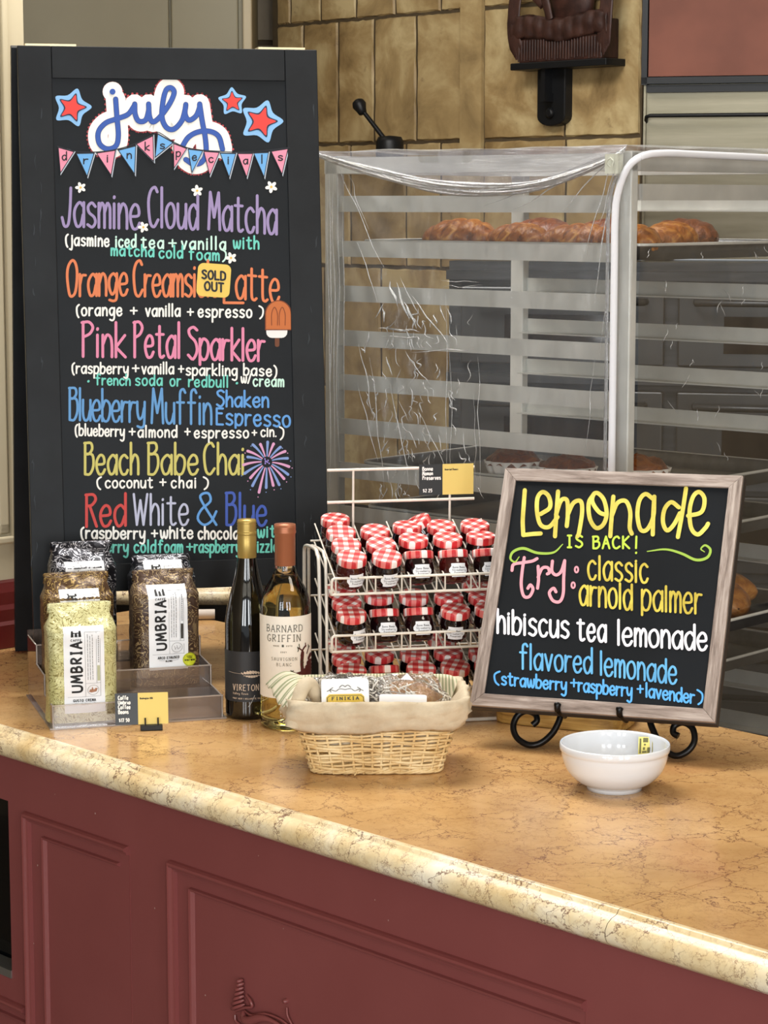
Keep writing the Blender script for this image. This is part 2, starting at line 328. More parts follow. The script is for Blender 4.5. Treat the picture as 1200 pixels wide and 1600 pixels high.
INK = mat('black_ink', '141416', .6); GREYINK = mat('grey_ink', '77787C', .6); WINK = mat('white_ink', 'F2F2EE', .5)
def paint(n, c): return mat(n + '_paint', c, .6)
# ------------------------------------------------------------------ setting
S = lambda mb, n, m, **k: mb.build(n, m, kind='structure', **k)
S(MB().box(-4, 4, -2.6, 7.6, -.05, 0), 'floor', mat('floor_tile', '6B5B4C', .4, vcol='5C4E42', vscale=3))
S(MB().box(-4, 4, -2.6, 7.6, 2.9, 2.95), 'unseen_ceiling', mat('ceiling_plaster', 'D8CFBE', .8))  # unseen overhead slab, put in to darken the background
S(MB().box(2.5, 2.6, -2.6, 7.6, 0, 2.9), 'unseen_wall_right', mat('ochre_plaster', '94846A', .8))  # out of view, added to block world light from the right
S(MB().box(-3.4, -3.3, -2.6, 7.6, 0, 2.9), 'unseen_wall_side', bpy.data.materials['ochre_plaster'])  # out of view, added to block world light from the left
# tiled wall, runs away to the left like the counter
TP = Vector((.16, 5.6, 0)); TD = Vector((-.684, .729, 0)).normalized(); TN = Vector((-TD.y, TD.x, 0))   # TN points to the room
if TN.y > 0: TN = -TN
WRZ = math.atan2(-TD.y, -TD.x)       # local x = towards the right along the wall, local y = into the wall
WM, WMI = local(TP, WRZ)
def wl(px, py): return WMI @ onplane(px, py, TP, TN)
wall = S(MB().box(-.66, wl(1004, 100).x, .0, .12, 0, 2.9), 'wall_back', mat('tile_grout', '544630', .8, vcol='483C2A', vscale=20)); wall.matrix_world = WM
TILE = m_tile('glazed_stone_tile', '6A5230', 'A0865A', 'C8B486'); TILE_SHADE = m_tile('shaded_tile', '453A2C', '544634', '60523E')
def tile_mesh(w_, h_):
    mb = MB(); j = .003; n = 9
    def rim(d, y):
        o = []
        for i in range(4 * n):
            s_ = i // n; t_ = (i % n) / n; x, z = [(-1 + 2 * t_, -1), (1, -1 + 2 * t_), (1 - 2 * t_, 1), (-1, 1 - 2 * t_)][s_]
            o.append((x * (w_ / 2 - d) + R.uniform(-j, j) * .5, y, z * (h_ / 2 - d) + R.uniform(-j, j) * .5))
        return o
    a = rim(0, 0); b = rim(.0025, -.005); mb.add(a + b, [(i, (i + 1) % 36, 36 + (i + 1) % 36, 36 + i) for i in range(36)] + [tuple(range(36, 72))]); return mb
z0, z1 = wl(505, 226).z, wl(457, 39).z; RH = z1 - z0
def xs(px, y): return [wl(p, y).x for p in px]
RV = random.Random(3)
def fill(xl, a, b):
    """extend a row of joints from the seen ones to both ends"""
    xl = list(xl)
    while xl[0] > a: xl.insert(0, xl[0] - RV.uniform(.11, .15))
    while xl[-1] < b: xl.append(xl[-1] + RV.uniform(.12, .27))
    return xl
rows = []
rows.append((z1, RH, fill(xs([503, 558, 619, 690, 728, 757, 850, 930, 1003], 20), -.6, .8)))
rows.append((z0, RH, fill(xs([476, 530, 586, 652, 725, 757, 884, 1003], 130), -.6, .8)))
for k in range(1, 4): rows.append((z0 - RH * k, RH, fill(xs([558 - 9 * k, 636, 690, 757, 885, 1003], 240) if k == 1 else [-.6], -.62, 1.4)))
for zz, hh, xl in rows:
    for a, b in zip(xl, xl[1:]):
        b = min(b, wl(1004, 100).x)
        if b < -.64 or a > 2.1 or b - a < .01: continue
        g = .008; a2 = max(a, -.64)
        o = tile_mesh(b - a2 - g, hh - g).build('tile', TILE, wall); o.location = ((a2 + b) / 2, 0, zz + hh / 2)
rb = MB().box(*sorted(xs([724, 757], 120)), -.012, 0, z0 - .6, 2.9).build('tile_pilaster', TILE, wall)
# recess wall behind, shade put into its colours; olive cupboard, cream side wall
o = S(MB().box(-1.6, -.2, 6.2, 6.3, 0, 2.9), 'wall_recess', mat('shaded_grout', '463A2A', .8))
for i in range(3):
    for k in range(9):
        t_ = tile_mesh(.2, .15).build('tile', TILE_SHADE, o); t_.location = (-.52 + .21 * i, 6.2, 1.62 + .16 * k - .4)
cb = thing('tall_cupboard', 'olive grey tall cupboard with flat doors behind the large chalkboard', 'cupboard', (0, 0, 0))
xa = (45 - 600) / F * 5.75; xb = (395 - 600) / F * 5.75; xc = (272 - 600) / F * 5.75
MB().box(xa - .3, xb, 5.77, 6.1, 0, 2.6).build('carcass', OLIVE, cb)
MB().box(xa - .28, xc - .003, 5.75, 5.77, .1, 2.55).build('door', OLIVE, cb, bevel=.004)
MB().box(xc + .003, xb - .03, 5.75, 5.77, .1, 2.55).build('door', OLIVE, cb, bevel=.004)
MB().box(xb - .018, xb + .004, 5.742, 5.78, 0, 2.6).build('corner_bead', CREAM, cb, bevel=.004)
# counter frame
CO = Vector((0, 2.67, 0)); CRZ = math.atan2(-.729, .684); CM, CMI = local(CO, CRZ); CN = Vector((-.729, -.684, 0))
def cface(px, py, d=0): q = CMI @ onplane(px, py, CO + Vector((.729, .684, 0)) * d, CN); return q.x, q.z
# left cream wall panel standing at the counter's end
lw = bpy.data.objects.new('wall_left', None); COL.objects.link(lw); lw.matrix_world = CM; lw['kind'] = 'structure'
LX = (CMI @ Vector((-.667, 3.887, 0))).x; yend = (CMI @ onplane(44, 400, CM @ Vector((LX, 0, 0)), CM.to_3x3() @ Vector((1, 0, 0)))).y
MB().box(LX - .12, LX, -.2, yend, .915, 2.9).build('wall_panel', CREAM, lw)
zt = onplane(20, 905, CM @ Vector((LX, 0, 0)), CM.to_3x3() @ Vector((1, 0, 0))).z
pr = [(0, 0), (.026, 0), (.026, .04), (.021, .046), (.021, .066), (.016, .074), (.014, zt - .915 - .02), (.006, zt - .915 - .004), (0, zt - .915)]
mb = MB(); mb.prism([(p[0], p[1]) for p in pr], lambda u, v: (LX + u, -.2, .916 + v), lambda u, v: (LX + u, yend + .03, .916 + v))
bb = mb.build('baseboard_left', BASER, lw, kind='structure')
def lwy(px): return (CMI @ onplane(px, 600, CM @ Vector((LX, 0, 0)), CM.to_3x3() @ Vector((1, 0, 0)))).y
zb = onplane(10, 848, CM @ Vector((LX, 0, 0)), CM.to_3x3() @ Vector((1, 0, 0))).z
for dy, ww, hh in ((0, .012, .012), (.016, .02, .006)):
    y2 = lwy(19) - dy
    MB().box(LX, LX + hh, y2 - ww, y2, zb + dy, 2.6).box(LX, LX + hh, -.19, y2, zb + dy, zb + dy + ww).build('panel_moulding', CREAM, lw, bevel=.003)
# ------------------------------------------------------------------ counter
ct = thing('countertop', 'polished golden veined marble countertop with rounded nosing', 'countertop', CO, CRZ)
prof = [(.014, 0), (.008, .0008), (.004, -.0006), (.0025, -.004), (.0, -.0055), (-.007, -.0075), (-.0135, -.012), (-.0175, -.019), (-.0175, -.026), (-.014, -.033), (-.007, -.0385), (.004, -.040), (.02, -.040)]
SEAM = (CMI @ Vector((.256, 2.404, 0))).x
for a, b in ((-1.47, SEAM - .0004), (SEAM + .0004, 2.0)):
    mb = MB(); n = len(prof)
    mb.add([(x, y, .915 + z) for x in (a, b) for y, z in prof], [(i, i + 1, n + i + 1, n + i) for i in range(n - 1)], True)
    mb.build('nosing', MEDGE, ct)
    MB().box(a, b, .013, .775, .875, .915).build('slab', MARBLE, ct)
cab = thing('counter_cabinet', 'oxblood red panelled cabinet carrying the marble counter', 'cabinet', CO, CRZ)
YF = .012
def cf(px, py): return cface(px, py, YF)
ox, _ = cf(16, 1400); zt_ = cf(8, 1250)[1]; zs_ = cf(8, 1512)[1]; zs2 = cf(8, 1524)[1]
MB().box(ox, 2.0, YF, YF + .03, 0, .8742).box(-1.46, ox, YF, YF + .03, zt_, .8742).box(-1.46, ox, YF, YF + .03, 0, zs2).build('face', RED, cab)
MB().box(-1.46, 2.0, .1, .75, 0, .872).build('carcass', RED, cab)
MB().box(-1.2, ox + .02, YF + .035, YF + .05, zs2 - .02, zt_ + .02).build('dark_glass', mat('black_glass', '0A0B0C', .06), cab, label='black glass pane set into the cabinet')
MB().box(-1.2, ox, YF - .002, YF + .03, zs2, zs_).build('metal_sill', m_metal('brushed_steel', 'A8A8A4', .3), cab, label='steel sill strip')
def mould(name, pts, prof_, m=REDT):
    """extrude a moulding profile (offset inward u, projection p) along a polyline in the cabinet face (x,z); mitred"""
    mb = MB(); P = [Vector(p) for p in pts]; n = len(prof_); rings = []
    for i, p in enumerate(P):
        a = (P[i] - P[i - 1]).normalized() if i else (P[1] - P[0]).normalized(); b = (P[i + 1] - P[i]).normalized() if i < len(P) - 1 else a
        na = Vector((a.y, -a.x)); nb = Vector((b.y, -b.x)); nn = (na + nb).normalized(); k = 1 / max(.3, nn.dot(na))
        rings.append([(p.x + nn.x * u * k, YF - q, p.y + nn.y * u * k) for u, q in prof_])
    mb.add([v for r in rings for v in r], [(i * n + j, i * n + j + 1, (i + 1) * n + j + 1, (i + 1) * n + j) for i in range(len(P) - 1) for j in range(n - 1)] + [tuple(range(n)), tuple(range((len(P) - 1) * n, len(P) * n))])
    return mb.build(name, m, cab)
PA = [(0, 0), (.0005, .005), (.002, .0095), (.0045, .0110), (.007, .0100), (.0085, .0065), (.0095, .006), (.012, .0055), (.013, .002), (.0135, .0)]
PB = [(0, 0), (.0006, .0060), (.004, .0052), (.0062, .0008), (.007, 0)]
def P2(px, py): return cf(px, py)
x1_, z1_ = P2(40, 1267); xe, ze = P2(202, 1320); mould('moulding', [(x1_, .3), (x1_, z1_), (xe, z1_)], PA)
x2_, z2_ = P2(69, 1306); xe2, _ = P2(188, 1350); mould('inner_moulding', [(x2_, .3), (x2_, z2_), (xe2, z2_)], PB)
x3_, z3_ = P2(267, 1343); xe3, _ = P2(917, 1570); mould('moulding', [(x3_, .3), (x3_, z3_), (xe3, z3_)], PA)
x4_, z4_ = P2(299, 1386); xe4, _ = P2(908, 1598); mould('inner_moulding', [(x4_, .3), (x4_, z4_), (xe4, z4_)], PB)
x5_, z5_ = P2(42, 1573); mould('moulding', [(-1.5, z5_), (x5_, z5_)], PA); mould('inner_moulding', [(-1.5, z5_ - .022), (x5_ + .012, z5_ - .022)], PB)
mb = MB(); xs_ = P2(203, 1400)[0]; mb.box(xs_, xs_ + .0012, YF - .0006, YF, .4, z1_); xs_ = P2(915, 1590)[0]; mb.box(xs_, xs_ + .0012, YF - .0006, YF, .4, z3_); mb.build('panel_joint', REDT, cab)
mb = MB(); RC_ = random.Random(8)
for px_, py_ in ((86, 1241), (149, 1271), (404, 1337), (242, 1419), (443, 1451), (586, 1406), (59, 1352), (48, 1392), (321, 1555), (700, 1500), (607, 1438), (53, 1474), (78, 1551)):
    x, z = cf(px_, py_); r_ = RC_.uniform(.0005, .0011); mb.add([(x + r_ * math.cos(a), YF - .0003, z + r_ * 1.4 * math.sin(a)) for a in [2 * math.pi * i / 8 for i in range(8)]], [tuple(range(8))])
mb.build('paint_chips', mat('bare_primer', 'B89C92', .8), cab, kind='stuff')
# carved horn ornament
def cp3(px, py, d=.0): x, z = cf(px, py); return Vector((x, YF - d, z))
orn = MB()
for i, (px, py, r) in enumerate([(380, 1531, 2.6), (380, 1537, 4), (378, 1544, 5.5), (377, 1551, 7), (376, 1558, 8), (375, 1565, 9.5), (375, 1572, 10.5)]):
    a = cp3(px - r, py + r * .35, .003); b = cp3(px + r, py - r * .35, .003); m_ = cp3(px, py, .009); orn.tube(smooth_path([a, m_, b], 4), [.0012] + [.0026] * 7 + [.0012], 6)
orn.tube(smooth_path([cp3(388, 1554, .003), cp3(397, 1563, .006), cp3(398, 1572, .005), cp3(388, 1573, .006), cp3(372, 1578, .004)], 5), .0022, 6)
orn.tube(smooth_path([cp3(370, 1585, .003), cp3(372, 1594, .004), cp3(380, 1602, .003), cp3(395, 1615, .003)], 5), .002, 6)
orn.tube(smooth_path([cp3(384, 1580, .004), cp3(390, 1590, .009), cp3(400, 1592, .01), cp3(415, 1588, .01), cp3(432, 1592, .009), cp3(450, 1606, .006), cp3(480, 1630, .003)], 5), [.003 + .0035 * math.sin(math.pi * min(1, i / 20)) for i in range(31)], 8)
orn.tube(smooth_path([cp3(386, 1578, .004), cp3(400, 1584, .008), cp3(420, 1582, .007), cp3(440, 1590, .005), cp3(455, 1602, .003)], 5), .0016, 6)
orn.tube(smooth_path([cp3(450, 1574, .002), cp3(453, 1586, .004), cp3(460, 1602, .003)], 5), .0016, 6)
orn.lathe([(.0001, .006), (.0025, .005), (.0035, .002), (.0037, 0)], 10, M=Matrix.Translation(cp3(448, 1564)) @ Matrix.Rotation(math.pi / 2, 4, 'X'))
orn.build('carved_ornament', REDT, cab, label='raised carved horn and leaf ornament')
# ------------------------------------------------------------------ behind the counter
ALU = m_metal('rack_aluminium', 'E4E4DE', .45, .25, (3, 3, 3), 'C6C7C2'); ALUD = m_metal('pan_aluminium', '8E9092', .38, .8, (8, 8, 8), '6E7072')
STEEL = m_metal('hood_steel', '8C8674', .36, .85, (1, 3, 14), '6E6856'); COPPER = mat('copper_sheet', '643A2C', .38, .6, vcol='553024', vscale=4)
# copper and steel range hood on the right of the tiled wall, its front parallel to the wall
HP = CAM + ray(1003, 100) * 4.95; HRZ = math.radians(-15); HP.z = 0; HM, HMI = local(HP, HRZ)
def hp(px, py): return HMI @ onplane(px, py, HP, HM.to_3x3() @ Vector((0, 1, 0)))
xh0 = 0; zc0 = hp(1010, 124).z; yh = 0
hood = thing('range_hood', 'copper fronted range hood in a dark frame with steel below', 'hood', HP, HRZ)
MB().box(xh0, 1.6, yh + .05, .6, zc0 - .02, 2.6).build('casing', BLACKM, hood)
MB().box(xh0 + .014, 1.6, yh + .002, yh + .05, zc0 + .006, 2.6).build('copper_panel', COPPER, hood, label='plain copper front panel')
MB().box(xh0 + .0, xh0 + .012, yh - .004, yh + .05, zc0 - .012, 2.6).box(xh0, 1.6, yh - .004, yh + .05, zc0 - .010, zc0 + .004).build('frame', BLACKM, hood)
zr = hp(1100, 180).z; zb_ = hp(1100, 320).z
MB().box(xh0 + .004, 1.6, yh + .03, yh + .045, 1.555, zc0 - .01).build('steel_panel', STEEL, hood, label='polished steel backing panel')
MB().box(xh0 + .002, xh0 + .007, yh + .02, yh + .05, 1.5, zc0).build('edge_strip', STEEL, hood)
MB().tube([(xh0 + .006, yh + .03, zr - .012), (xh0 + .012, yh + .0, zr - .002), (xh0 + .02, yh - .004, zr), (1.6, yh - .004, zr)], .0042, 8).build('rail', BLACKM, hood)
MB().box(xh0 + .01, 1.6, yh + .005, yh + .03, zc0 - .028, zc0 - .012).build('dark_strip', BLACKM, hood)  # dark strip below the copper panel
# carved wooden figure on its bracket
def wp(px, py, d): return onplane(px, py, TP + TN * d, TN)
bc = WMI @ wp(877, 150, .0)
br = thing('wall_bracket', 'black iron wall bracket with rounded back plate under the carving', 'bracket', TP, WRZ)
def bw(px, py, d=0): q = WMI @ wp(px, py, d); return q.x, q.z
xa_, zA = bw(853, 105); xb__, zB = bw(896, 197); xm = (xa_ + xb__) / 2; rad = (xb__ - xa_) / 2
pl = [(xa_, zA)] + [(xm - rad * math.cos(a), zB + .5 * rad * (1 - math.sin(a)) - .0) for a in [math.pi * i / 10 for i in range(11)]] + [(xb__, zA)]
mb = MB(); mb.prism(pl, lambda u, v: (u, -.03, v), lambda u, v: (u, 0, v)); mb.build('back_plate', BLACKM, br, bevel=.003)
sx0, sz0 = bw(797, 102, .07); sx1, sz1 = bw(947, 94, .07)
MB().box(sx0, sx1, -.07, -.0, sz0 - .012, sz0 + .004).build('shelf_plate', BLACKM, br, bevel=.002)
MB().box(xm - .008, xm + .004, -.055, -.028, zB + .07, sz0 - .012).box(xm - .008, xm + .008, -.06, -.028, zB + .055, zB + .075).build('hook_bar', BLACKM, br)
MB().lathe([(.012, 0), (.012, .006), (.008, .009)], 14, M=Matrix.Translation((xm, -.03, zB + .03)) @ Matrix.Rotation(math.pi / 2, 4, 'X')).build('bolt', BLACKM, br)
DW = mat('dark_carved_wood', '2A1611', .5, vcol='40261E', vscale=30, bump=.5, bscale=90)
fg = thing('carved_figure', 'dark carved wooden figure with fringed drapery on a wall bracket', 'carving', TP, WRZ); fg.scale.y = .42
cx = (sx0 + sx1) / 2; zt0 = sz0 + .004; wid = (sx1 - sx0)
mb = MB(); mb.box(cx - wid * .43, cx + wid * .43, -.15, -.01, zt0, zt0 + .09); mb.build('plinth', DW, fg, bevel=.004)
mb = MB()
nf = 30
for i in range(nf):
    x = cx - wid * .44 + wid * .88 * (i + .5) / nf; mb.tube([(x, -.155, zt0 + R.uniform(.002, .008)), (x + .001, -.158, zt0 + .03), (x, -.155, zt0 + .05)], [.0022, .003, .0026], 6)
mb.build('fringe', DW, fg, kind='stuff')
mb = MB()
def drape(u, v):
    x = cx + (u - .5) * wid * 1.0; z = zt0 + .05 + v * .05; f = .004 * math.sin(u * 60) + .003 * math.sin(u * 23 + v * 9)
    return (x, -.158 - .012 * math.sin(v * 3.1) + f, z + .006 * math.sin(u * 9))
mb.grid(drape, 60, 8); mb.build('drapery', DW, fg, solid=.006)
mb = MB()
for sgn in (-1, 1):
    for k in range(7):
        mb = MB(); xx = cx + sgn * (wid * .42 + k * .0045); mb.tube(smooth_path([(xx, -.12, zt0 + .2), (xx + sgn * .004, -.15, zt0 + .13), (xx + sgn * .002, -.16, zt0 + .07), (xx - sgn * .004, -.15, zt0 + .008 + .006 * abs(k - 3))], 5), [.006] * 8 + [.007] * 7 + [.003], 7); mb.build('tassel', DW, fg)
mb = MB()
mb.lathe([(.02, .08), (.062, .1), (.068, .16), (.055, .22), (.03, .27), (.001, .28)], 22, c=(cx + .01, -.08, zt0)).build('seated_body', DW, fg)
mb = MB(); mb.tube(smooth_path([(cx - .07, -.13, zt0 + .19), (cx - .045, -.17, zt0 + .16), (cx - .03, -.172, zt0 + .12), (cx - .025, -.165, zt0 + .095)], 6), [.014] * 7 + [.012] * 6 + [.011] * 6, 10)
mb.tube(smooth_path([(cx - .09, -.13, zt0 + .17), (cx - .075, -.165, zt0 + .15), (cx - .045, -.17, zt0 + .125)], 6), [.012] * 6 + [.01] * 7, 10)
mb.build('forearm', DW, fg)
# lever
lv = thing('lever_handle', 'black iron lever with a ball grip fixed to the tiled wall', 'lever', TP, WRZ)
hx, hz = bw(609, 228, .1); gx, gz = bw(563, 168, .12)
MB().lathe([(.03, -.02), (.034, -.01), (.034, .04), (.028, .052), (.0001, .055)], 22, c=(hx, -.1, hz - .03)).tube([(hx, -.1, hz - .04), (hx, -.0, hz - .04)], .014, 10).build('hub', BLACKM, lv)
MB().tube([(hx - .005, -.1, hz + .005), (gx, -.12, gz)], [.0062, .0052], 10).build('rod', BLACKM, lv)
gb = Matrix.Translation((gx, -.12, gz)) @ Matrix.Rotation(math.radians(-32), 4, 'Y')
MB().lathe([(.0001, -.02), (.010, -.017), (.013, -.006), (.0175, .006), (.015, .016), (.008, .021), (.0001, .022)], 18, M=gb).build('ball_grip', BLACKM, lv)
# back counter seen under the chalkboard
bk = thing('back_counter', 'dark back counter with a marble nosing seen below the chalkboard', 'counter', (0, 4.52, 0))
mb = MB(); n = len(prof); mb.add([(x, y, .915 + z) for x in (-1.15, -.06) for y, z in prof], [(i, i + 1, n + i + 1, n + i) for i in range(n - 1)], True); mb.build('nosing', MEDGE, bk)
MB().box(-1.15, -.06, .014, .6, .875, .915).build('slab', MARBLE, bk); MB().box(-1.13, -.08, .03, .6, 0, .875).build('carcass', mat('dark_grey_panel', '3A3834', .5), bk)
MB().box(-1.0, -.62, .028, .034, .1, .84).box(-.6, -.2, .028, .034, .1, .84).build('door', mat('dark_grey_door', '34322E', .5), bk)
# dark deck oven behind the rack
OVD = m_metal('dark_steel', '55575A', .4, .7, (2, 30, 30), '3C3E40'); ov = thing('deck_oven', 'dark steel stacked deck oven behind the baking rack', 'oven', (0, 0, 0), 0)
ovp = Vector((.14, 5.06, 0)); ov.location = ovp; ov.rotation_euler.z = math.radians(-14)
MB().box(0, 1.5, .02, .22, .1, 1.55).build('body', OVD, ov)
for k in range(6):
    zz = .2 + k * .225
    for j in range(3):
        x0 = .03 + j * .48; d_ = MB().box(x0, x0 + .45, -.0, .02, zz, zz + .17).build('oven_door', mat('oven_door_steel', '4A4B4C', .35, .6) if k + j == 0 else bpy.data.materials['oven_door_steel'], ov, bevel=.004)
        MB().tube([(x0 + .04, -.0, zz + .14), (x0 + .04, -.03, zz + .14), (x0 + .41, -.03, zz + .14), (x0 + .41, 0, zz + .14)], .008, 8).build('handle', OVD, d_)
        MB().box(x0 + .1, x0 + .35, -.003, .0, zz + .03, zz + .11).build('window', mat('oven_glass', '1A120E', .08) if k + j == 0 else bpy.data.materials['oven_glass'], d_)
    MB().box(0, 1.5, -.012, .02, zz + .185, zz + .205).build('deck_rail', OVD, ov)
# ------------------------------------------------------------------ baking rack
d_ = Vector((.667, .745, 0)).normalized(); RC = CAM + ray(985, 400) * 3.5; RC.z = 0; RRZ = math.atan2(d_.y, d_.x)
RM, RMI = local(RC, RRZ); RWd, RL, RH_ = .53, .645, 1.757
rk = thing('baking_rack', 'tall aluminium baking rack with runner rails standing behind the counter', 'rack', RC, RRZ)
zr2 = onplane(965, 383, RM @ Vector((0, .02, 0)), RM.to_3x3() @ Vector((1, 0, 0))).z; PIT = .0762
mb = None
for x in (0, RWd - .03):
    for y in (0, RL - .03): MB().box(x if x == 0 else x + .012, x + .018 if x == 0 else x + .03, y, y + .03, .1, RH_ - .0).build('post', ALU, rk, bevel=.002)
MB().box(0, RWd, 0, .03, RH_ - .03, RH_).box(0, RWd, RL - .03, RL, RH_ - .03, RH_).build('top_bar', ALU, rk); MB().box(0, .03, .03, RL - .03, RH_ - .03, RH_ - .003).box(RWd - .03, RWd, .03, RL - .03, RH_ - .03, RH_ - .003).build('top_bar', ALU, rk)
MB().box(0, RWd, 0, RL, .1, .13).build('base_frame', ALU, rk)
for x in (.03, RWd - .03):
    for y in (.04, RL - .04): MB().lathe([(.02, -.015), (.05, -.015), (.05, .015), (.02, .015)], 18, M=Matrix.Translation((x, y, .05)) @ Matrix.Rotation(math.pi / 2, 4, 'Y')).box(x - .02, x + .02, y - .02, y + .02, .05, .1).build('caster', BLACKM, rk)
LEV = [zr2 + (2 - i) * PIT for i in range(1, 21)]
rail_a = MB().box(.003, .006, .03, RL - .03, -.027, 0).box(.006, .034, .03, RL - .03, -.027, -.0245)
m0 = None
for i, z in enumerate(LEV):
    for side in (0, 1):
        if m0 is None: o = rail_a.build('runner', ALU, rk); m0 = o.data
        else: o = bpy.data.objects.new('runner', m0); COL.objects.link(o); o.parent = rk
        o.location.z = z
        if side: o.scale.x = -1; o.location.x = RWd
MB().box(.03, RWd - .03, .0, .012, RH_ - .075, RH_ - .05).build('stop_bar', ALU, rk)
def sheet_pan(z, y0, label):
    t = thing('sheet_pan', label, 'pan', RM @ Vector((.022, y0, z - .0235)), RRZ, None); W_, L_ = RWd - .044, .6
    mb = MB(); prf = [(.012, .0), (.002, .022), (0, .0245), (-.004, .0245), (-.004, .02)]
    def rr(d, zz, n=6):
        o = []; r = .03 + 0 * d; x0, x1, y0_, y1 = d, W_ - d, d, L_ - d
        for cx_, cy_, a0 in ((x1 - r, y0_ + r, -90), (x1 - r, y1 - r, 0), (x0 + r, y1 - r, 90), (x0 + r, y0_ + r, 180)):
            for k in range(n): a = math.radians(a0 + 90 * k / (n - 1)); o.append((cx_ + r * math.cos(a), cy_ + r * math.sin(a), zz))
        return o
    N = 24; rings = [rr(a + .004, b) for a, b in prf]
    mb.add([p for r_ in rings for p in r_], [(j * N + i, j * N + (i + 1) % N, (j + 1) * N + (i + 1) % N, (j + 1) * N + i) for j in range(len(rings) - 1) for i in range(N)], True)
    mb.add(rings[0], [tuple(range(N))]); mb.build('tray', ALUD, t, solid=.0012)
    mb2 = MB(); mb2.tube([Vector(p) for p in rr(.001, .0235)], .0028, 6, closed=True); mb2.build('rolled_rim', ALU, t); return t
pans = [sheet_pan(LEV[1], -.012, 'baking sheet of croissants on the second rail of the rack'), sheet_pan(LEV[6], -.01, 'baking sheet of muffins in paper cups just behind the lemonade sign'),
        sheet_pan(LEV[7], -.02, 'bare baking sheet one rail under the muffins'), sheet_pan(LEV[9], -.05, 'baking sheet of flaky danish beside the lemonade sign'), sheet_pan(LEV[10], -.02, 'bare baking sheet one rail under the danish')]
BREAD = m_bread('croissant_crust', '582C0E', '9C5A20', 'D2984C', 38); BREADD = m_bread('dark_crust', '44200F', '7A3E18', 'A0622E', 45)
def croissant_mesh(L=.125, r=.026, seed=0):
    rr_ = random.Random(seed); mb = MB(); n = 44; m = 18
    def f(u, v):
        t = v * 2 - 1; a = 2 * math.pi * u; env = max(0, 1 - abs(t) ** 2.3) ** .62; seg = abs(math.sin(t * 8.2 + .5 * math.cos(a) + .7 * math.sin(a))) ** .5
        rad = r * (env * (.86 + .16 * seg) + .05)
        wr = .0016 * noise.noise(Vector((t * 9 + seed, math.cos(a) * 3, math.sin(a) * 3)))
        return (t * L / 2, .014 * t * t - .007 + (rad + wr) * 1.1 * math.cos(a), max(0, r * .72 + (rad + wr) * .85 * math.sin(a)))
    mb.grid(f, m, n, closeu=True); return mb
cm = [croissant_mesh(.128 + .006 * k, .034, k) for k in range(3)]; cms = {}
def place_bread(x, y, z, rz, label, k=0, m=BREAD, sc_=1.0, group=None):
    key = (k, m.name)
    if key not in cms: o = cm[k].build('croissant', m); cms[key] = o.data
    else: o = bpy.data.objects.new('croissant', cms[key]); COL.objects.link(o)
    tag(o, label, 'croissant', group); o.location = RM @ Vector((x, y, z)); o.rotation_euler.z = RRZ + rz; o.scale = (sc_,) * 3; return o
zp = LEV[1] - .0225
H_ = math.pi / 2
place_bread(.075, .40, zp, H_ + .1, 'golden croissant at the end of the row nearest the chalkboard', 0, sc_=1.12)
place_bread(.07, .275, zp, H_ - .15, 'second golden croissant in the row behind the plastic cover', 1)
place_bread(.085, .16, zp, H_ + .25, 'third golden croissant in the row behind the plastic cover', 2)
place_bread(.07, .055, zp, H_ - .1, 'golden croissant just inside the rack post', 0)
place_bread(.185, .06, zp, .15, 'golden croissant right of the zipper on the upper baking sheet', 1, sc_=1.05)
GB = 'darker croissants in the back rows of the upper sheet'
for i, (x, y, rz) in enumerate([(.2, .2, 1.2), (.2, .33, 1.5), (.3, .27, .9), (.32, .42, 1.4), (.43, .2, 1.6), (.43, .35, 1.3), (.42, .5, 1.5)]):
    place_bread(x, y, zp, rz, 'darker croissant in the back rows of the upper sheet', i % 3, BREADD, 1.1, GB)  # back rows use the darker crust colour
CUP = mat('paper_cup', 'E6E2DC', .7)
def muffin(x, y, z, label, big=1.0, m=BREADD, grp=None):
    t = thing('muffin', label, 'muffin', RM @ Vector((x, y, z)), RRZ + R.uniform(0, 3), grp); n = 28
    mb = MB(); mb.grid(lambda u, v: ((.028 + .014 * v + .0014 * math.cos(u * 2 * math.pi * 14)) * big * math.cos(u * 2 * math.pi), (.028 + .014 * v + .0014 * math.cos(u * 2 * math.pi * 14)) * big * math.sin(u * 2 * math.pi), .038 * v * big), 84, 2, closeu=True).build('paper_cup', CUP, t, solid=.0008)
    mb = MB()
    def top(u, v):
        a = u * 2 * math.pi + v * 1.2; r_ = .041 * math.sin(v * math.pi / 2) * big; q = .006 * noise.noise(Vector((math.cos(a) * r_ * 60, math.sin(a) * r_ * 60, v * 3)))
        return (r_ * math.cos(a), r_ * math.sin(a), (.030 + .022 * math.cos(v * math.pi / 2) + q + .003 * abs(math.sin(2.5 * a + 5 * v))) * big)
    mb.grid(top, 30, 12, closeu=True).build('crust', m, t); return t
zm = LEV[6] - .0225
muffin(.105, .055, zm, 'brown swirled muffin in a white paper cup above the lemonade sign', 1.25)
muffin(.07, .17, zm, 'brown muffin half hidden above the top rim of the lemonade sign', 1.15)
muffin(.08, .29, zm, 'brown muffin on the lower sheet, second left of the zipper', 1.15)
zd = LEV[9] - .0225
for i, (x, y) in enumerate([(.2, .03), (.33, .05), (.42, .12)]):
    place_bread(x, y, zd, .2 + i, ['flaky orange danish beside the edge of the lemonade sign', 'flaky danish behind the one beside the lemonade sign', 'flaky danish at the back corner of the lower sheet'][i], i, m_bread('danish_crust', '7A3A10', 'B4702A', 'D8A050', 30) if i == 0 else bpy.data.materials['danish_crust'], 1.15).name = 'danish'
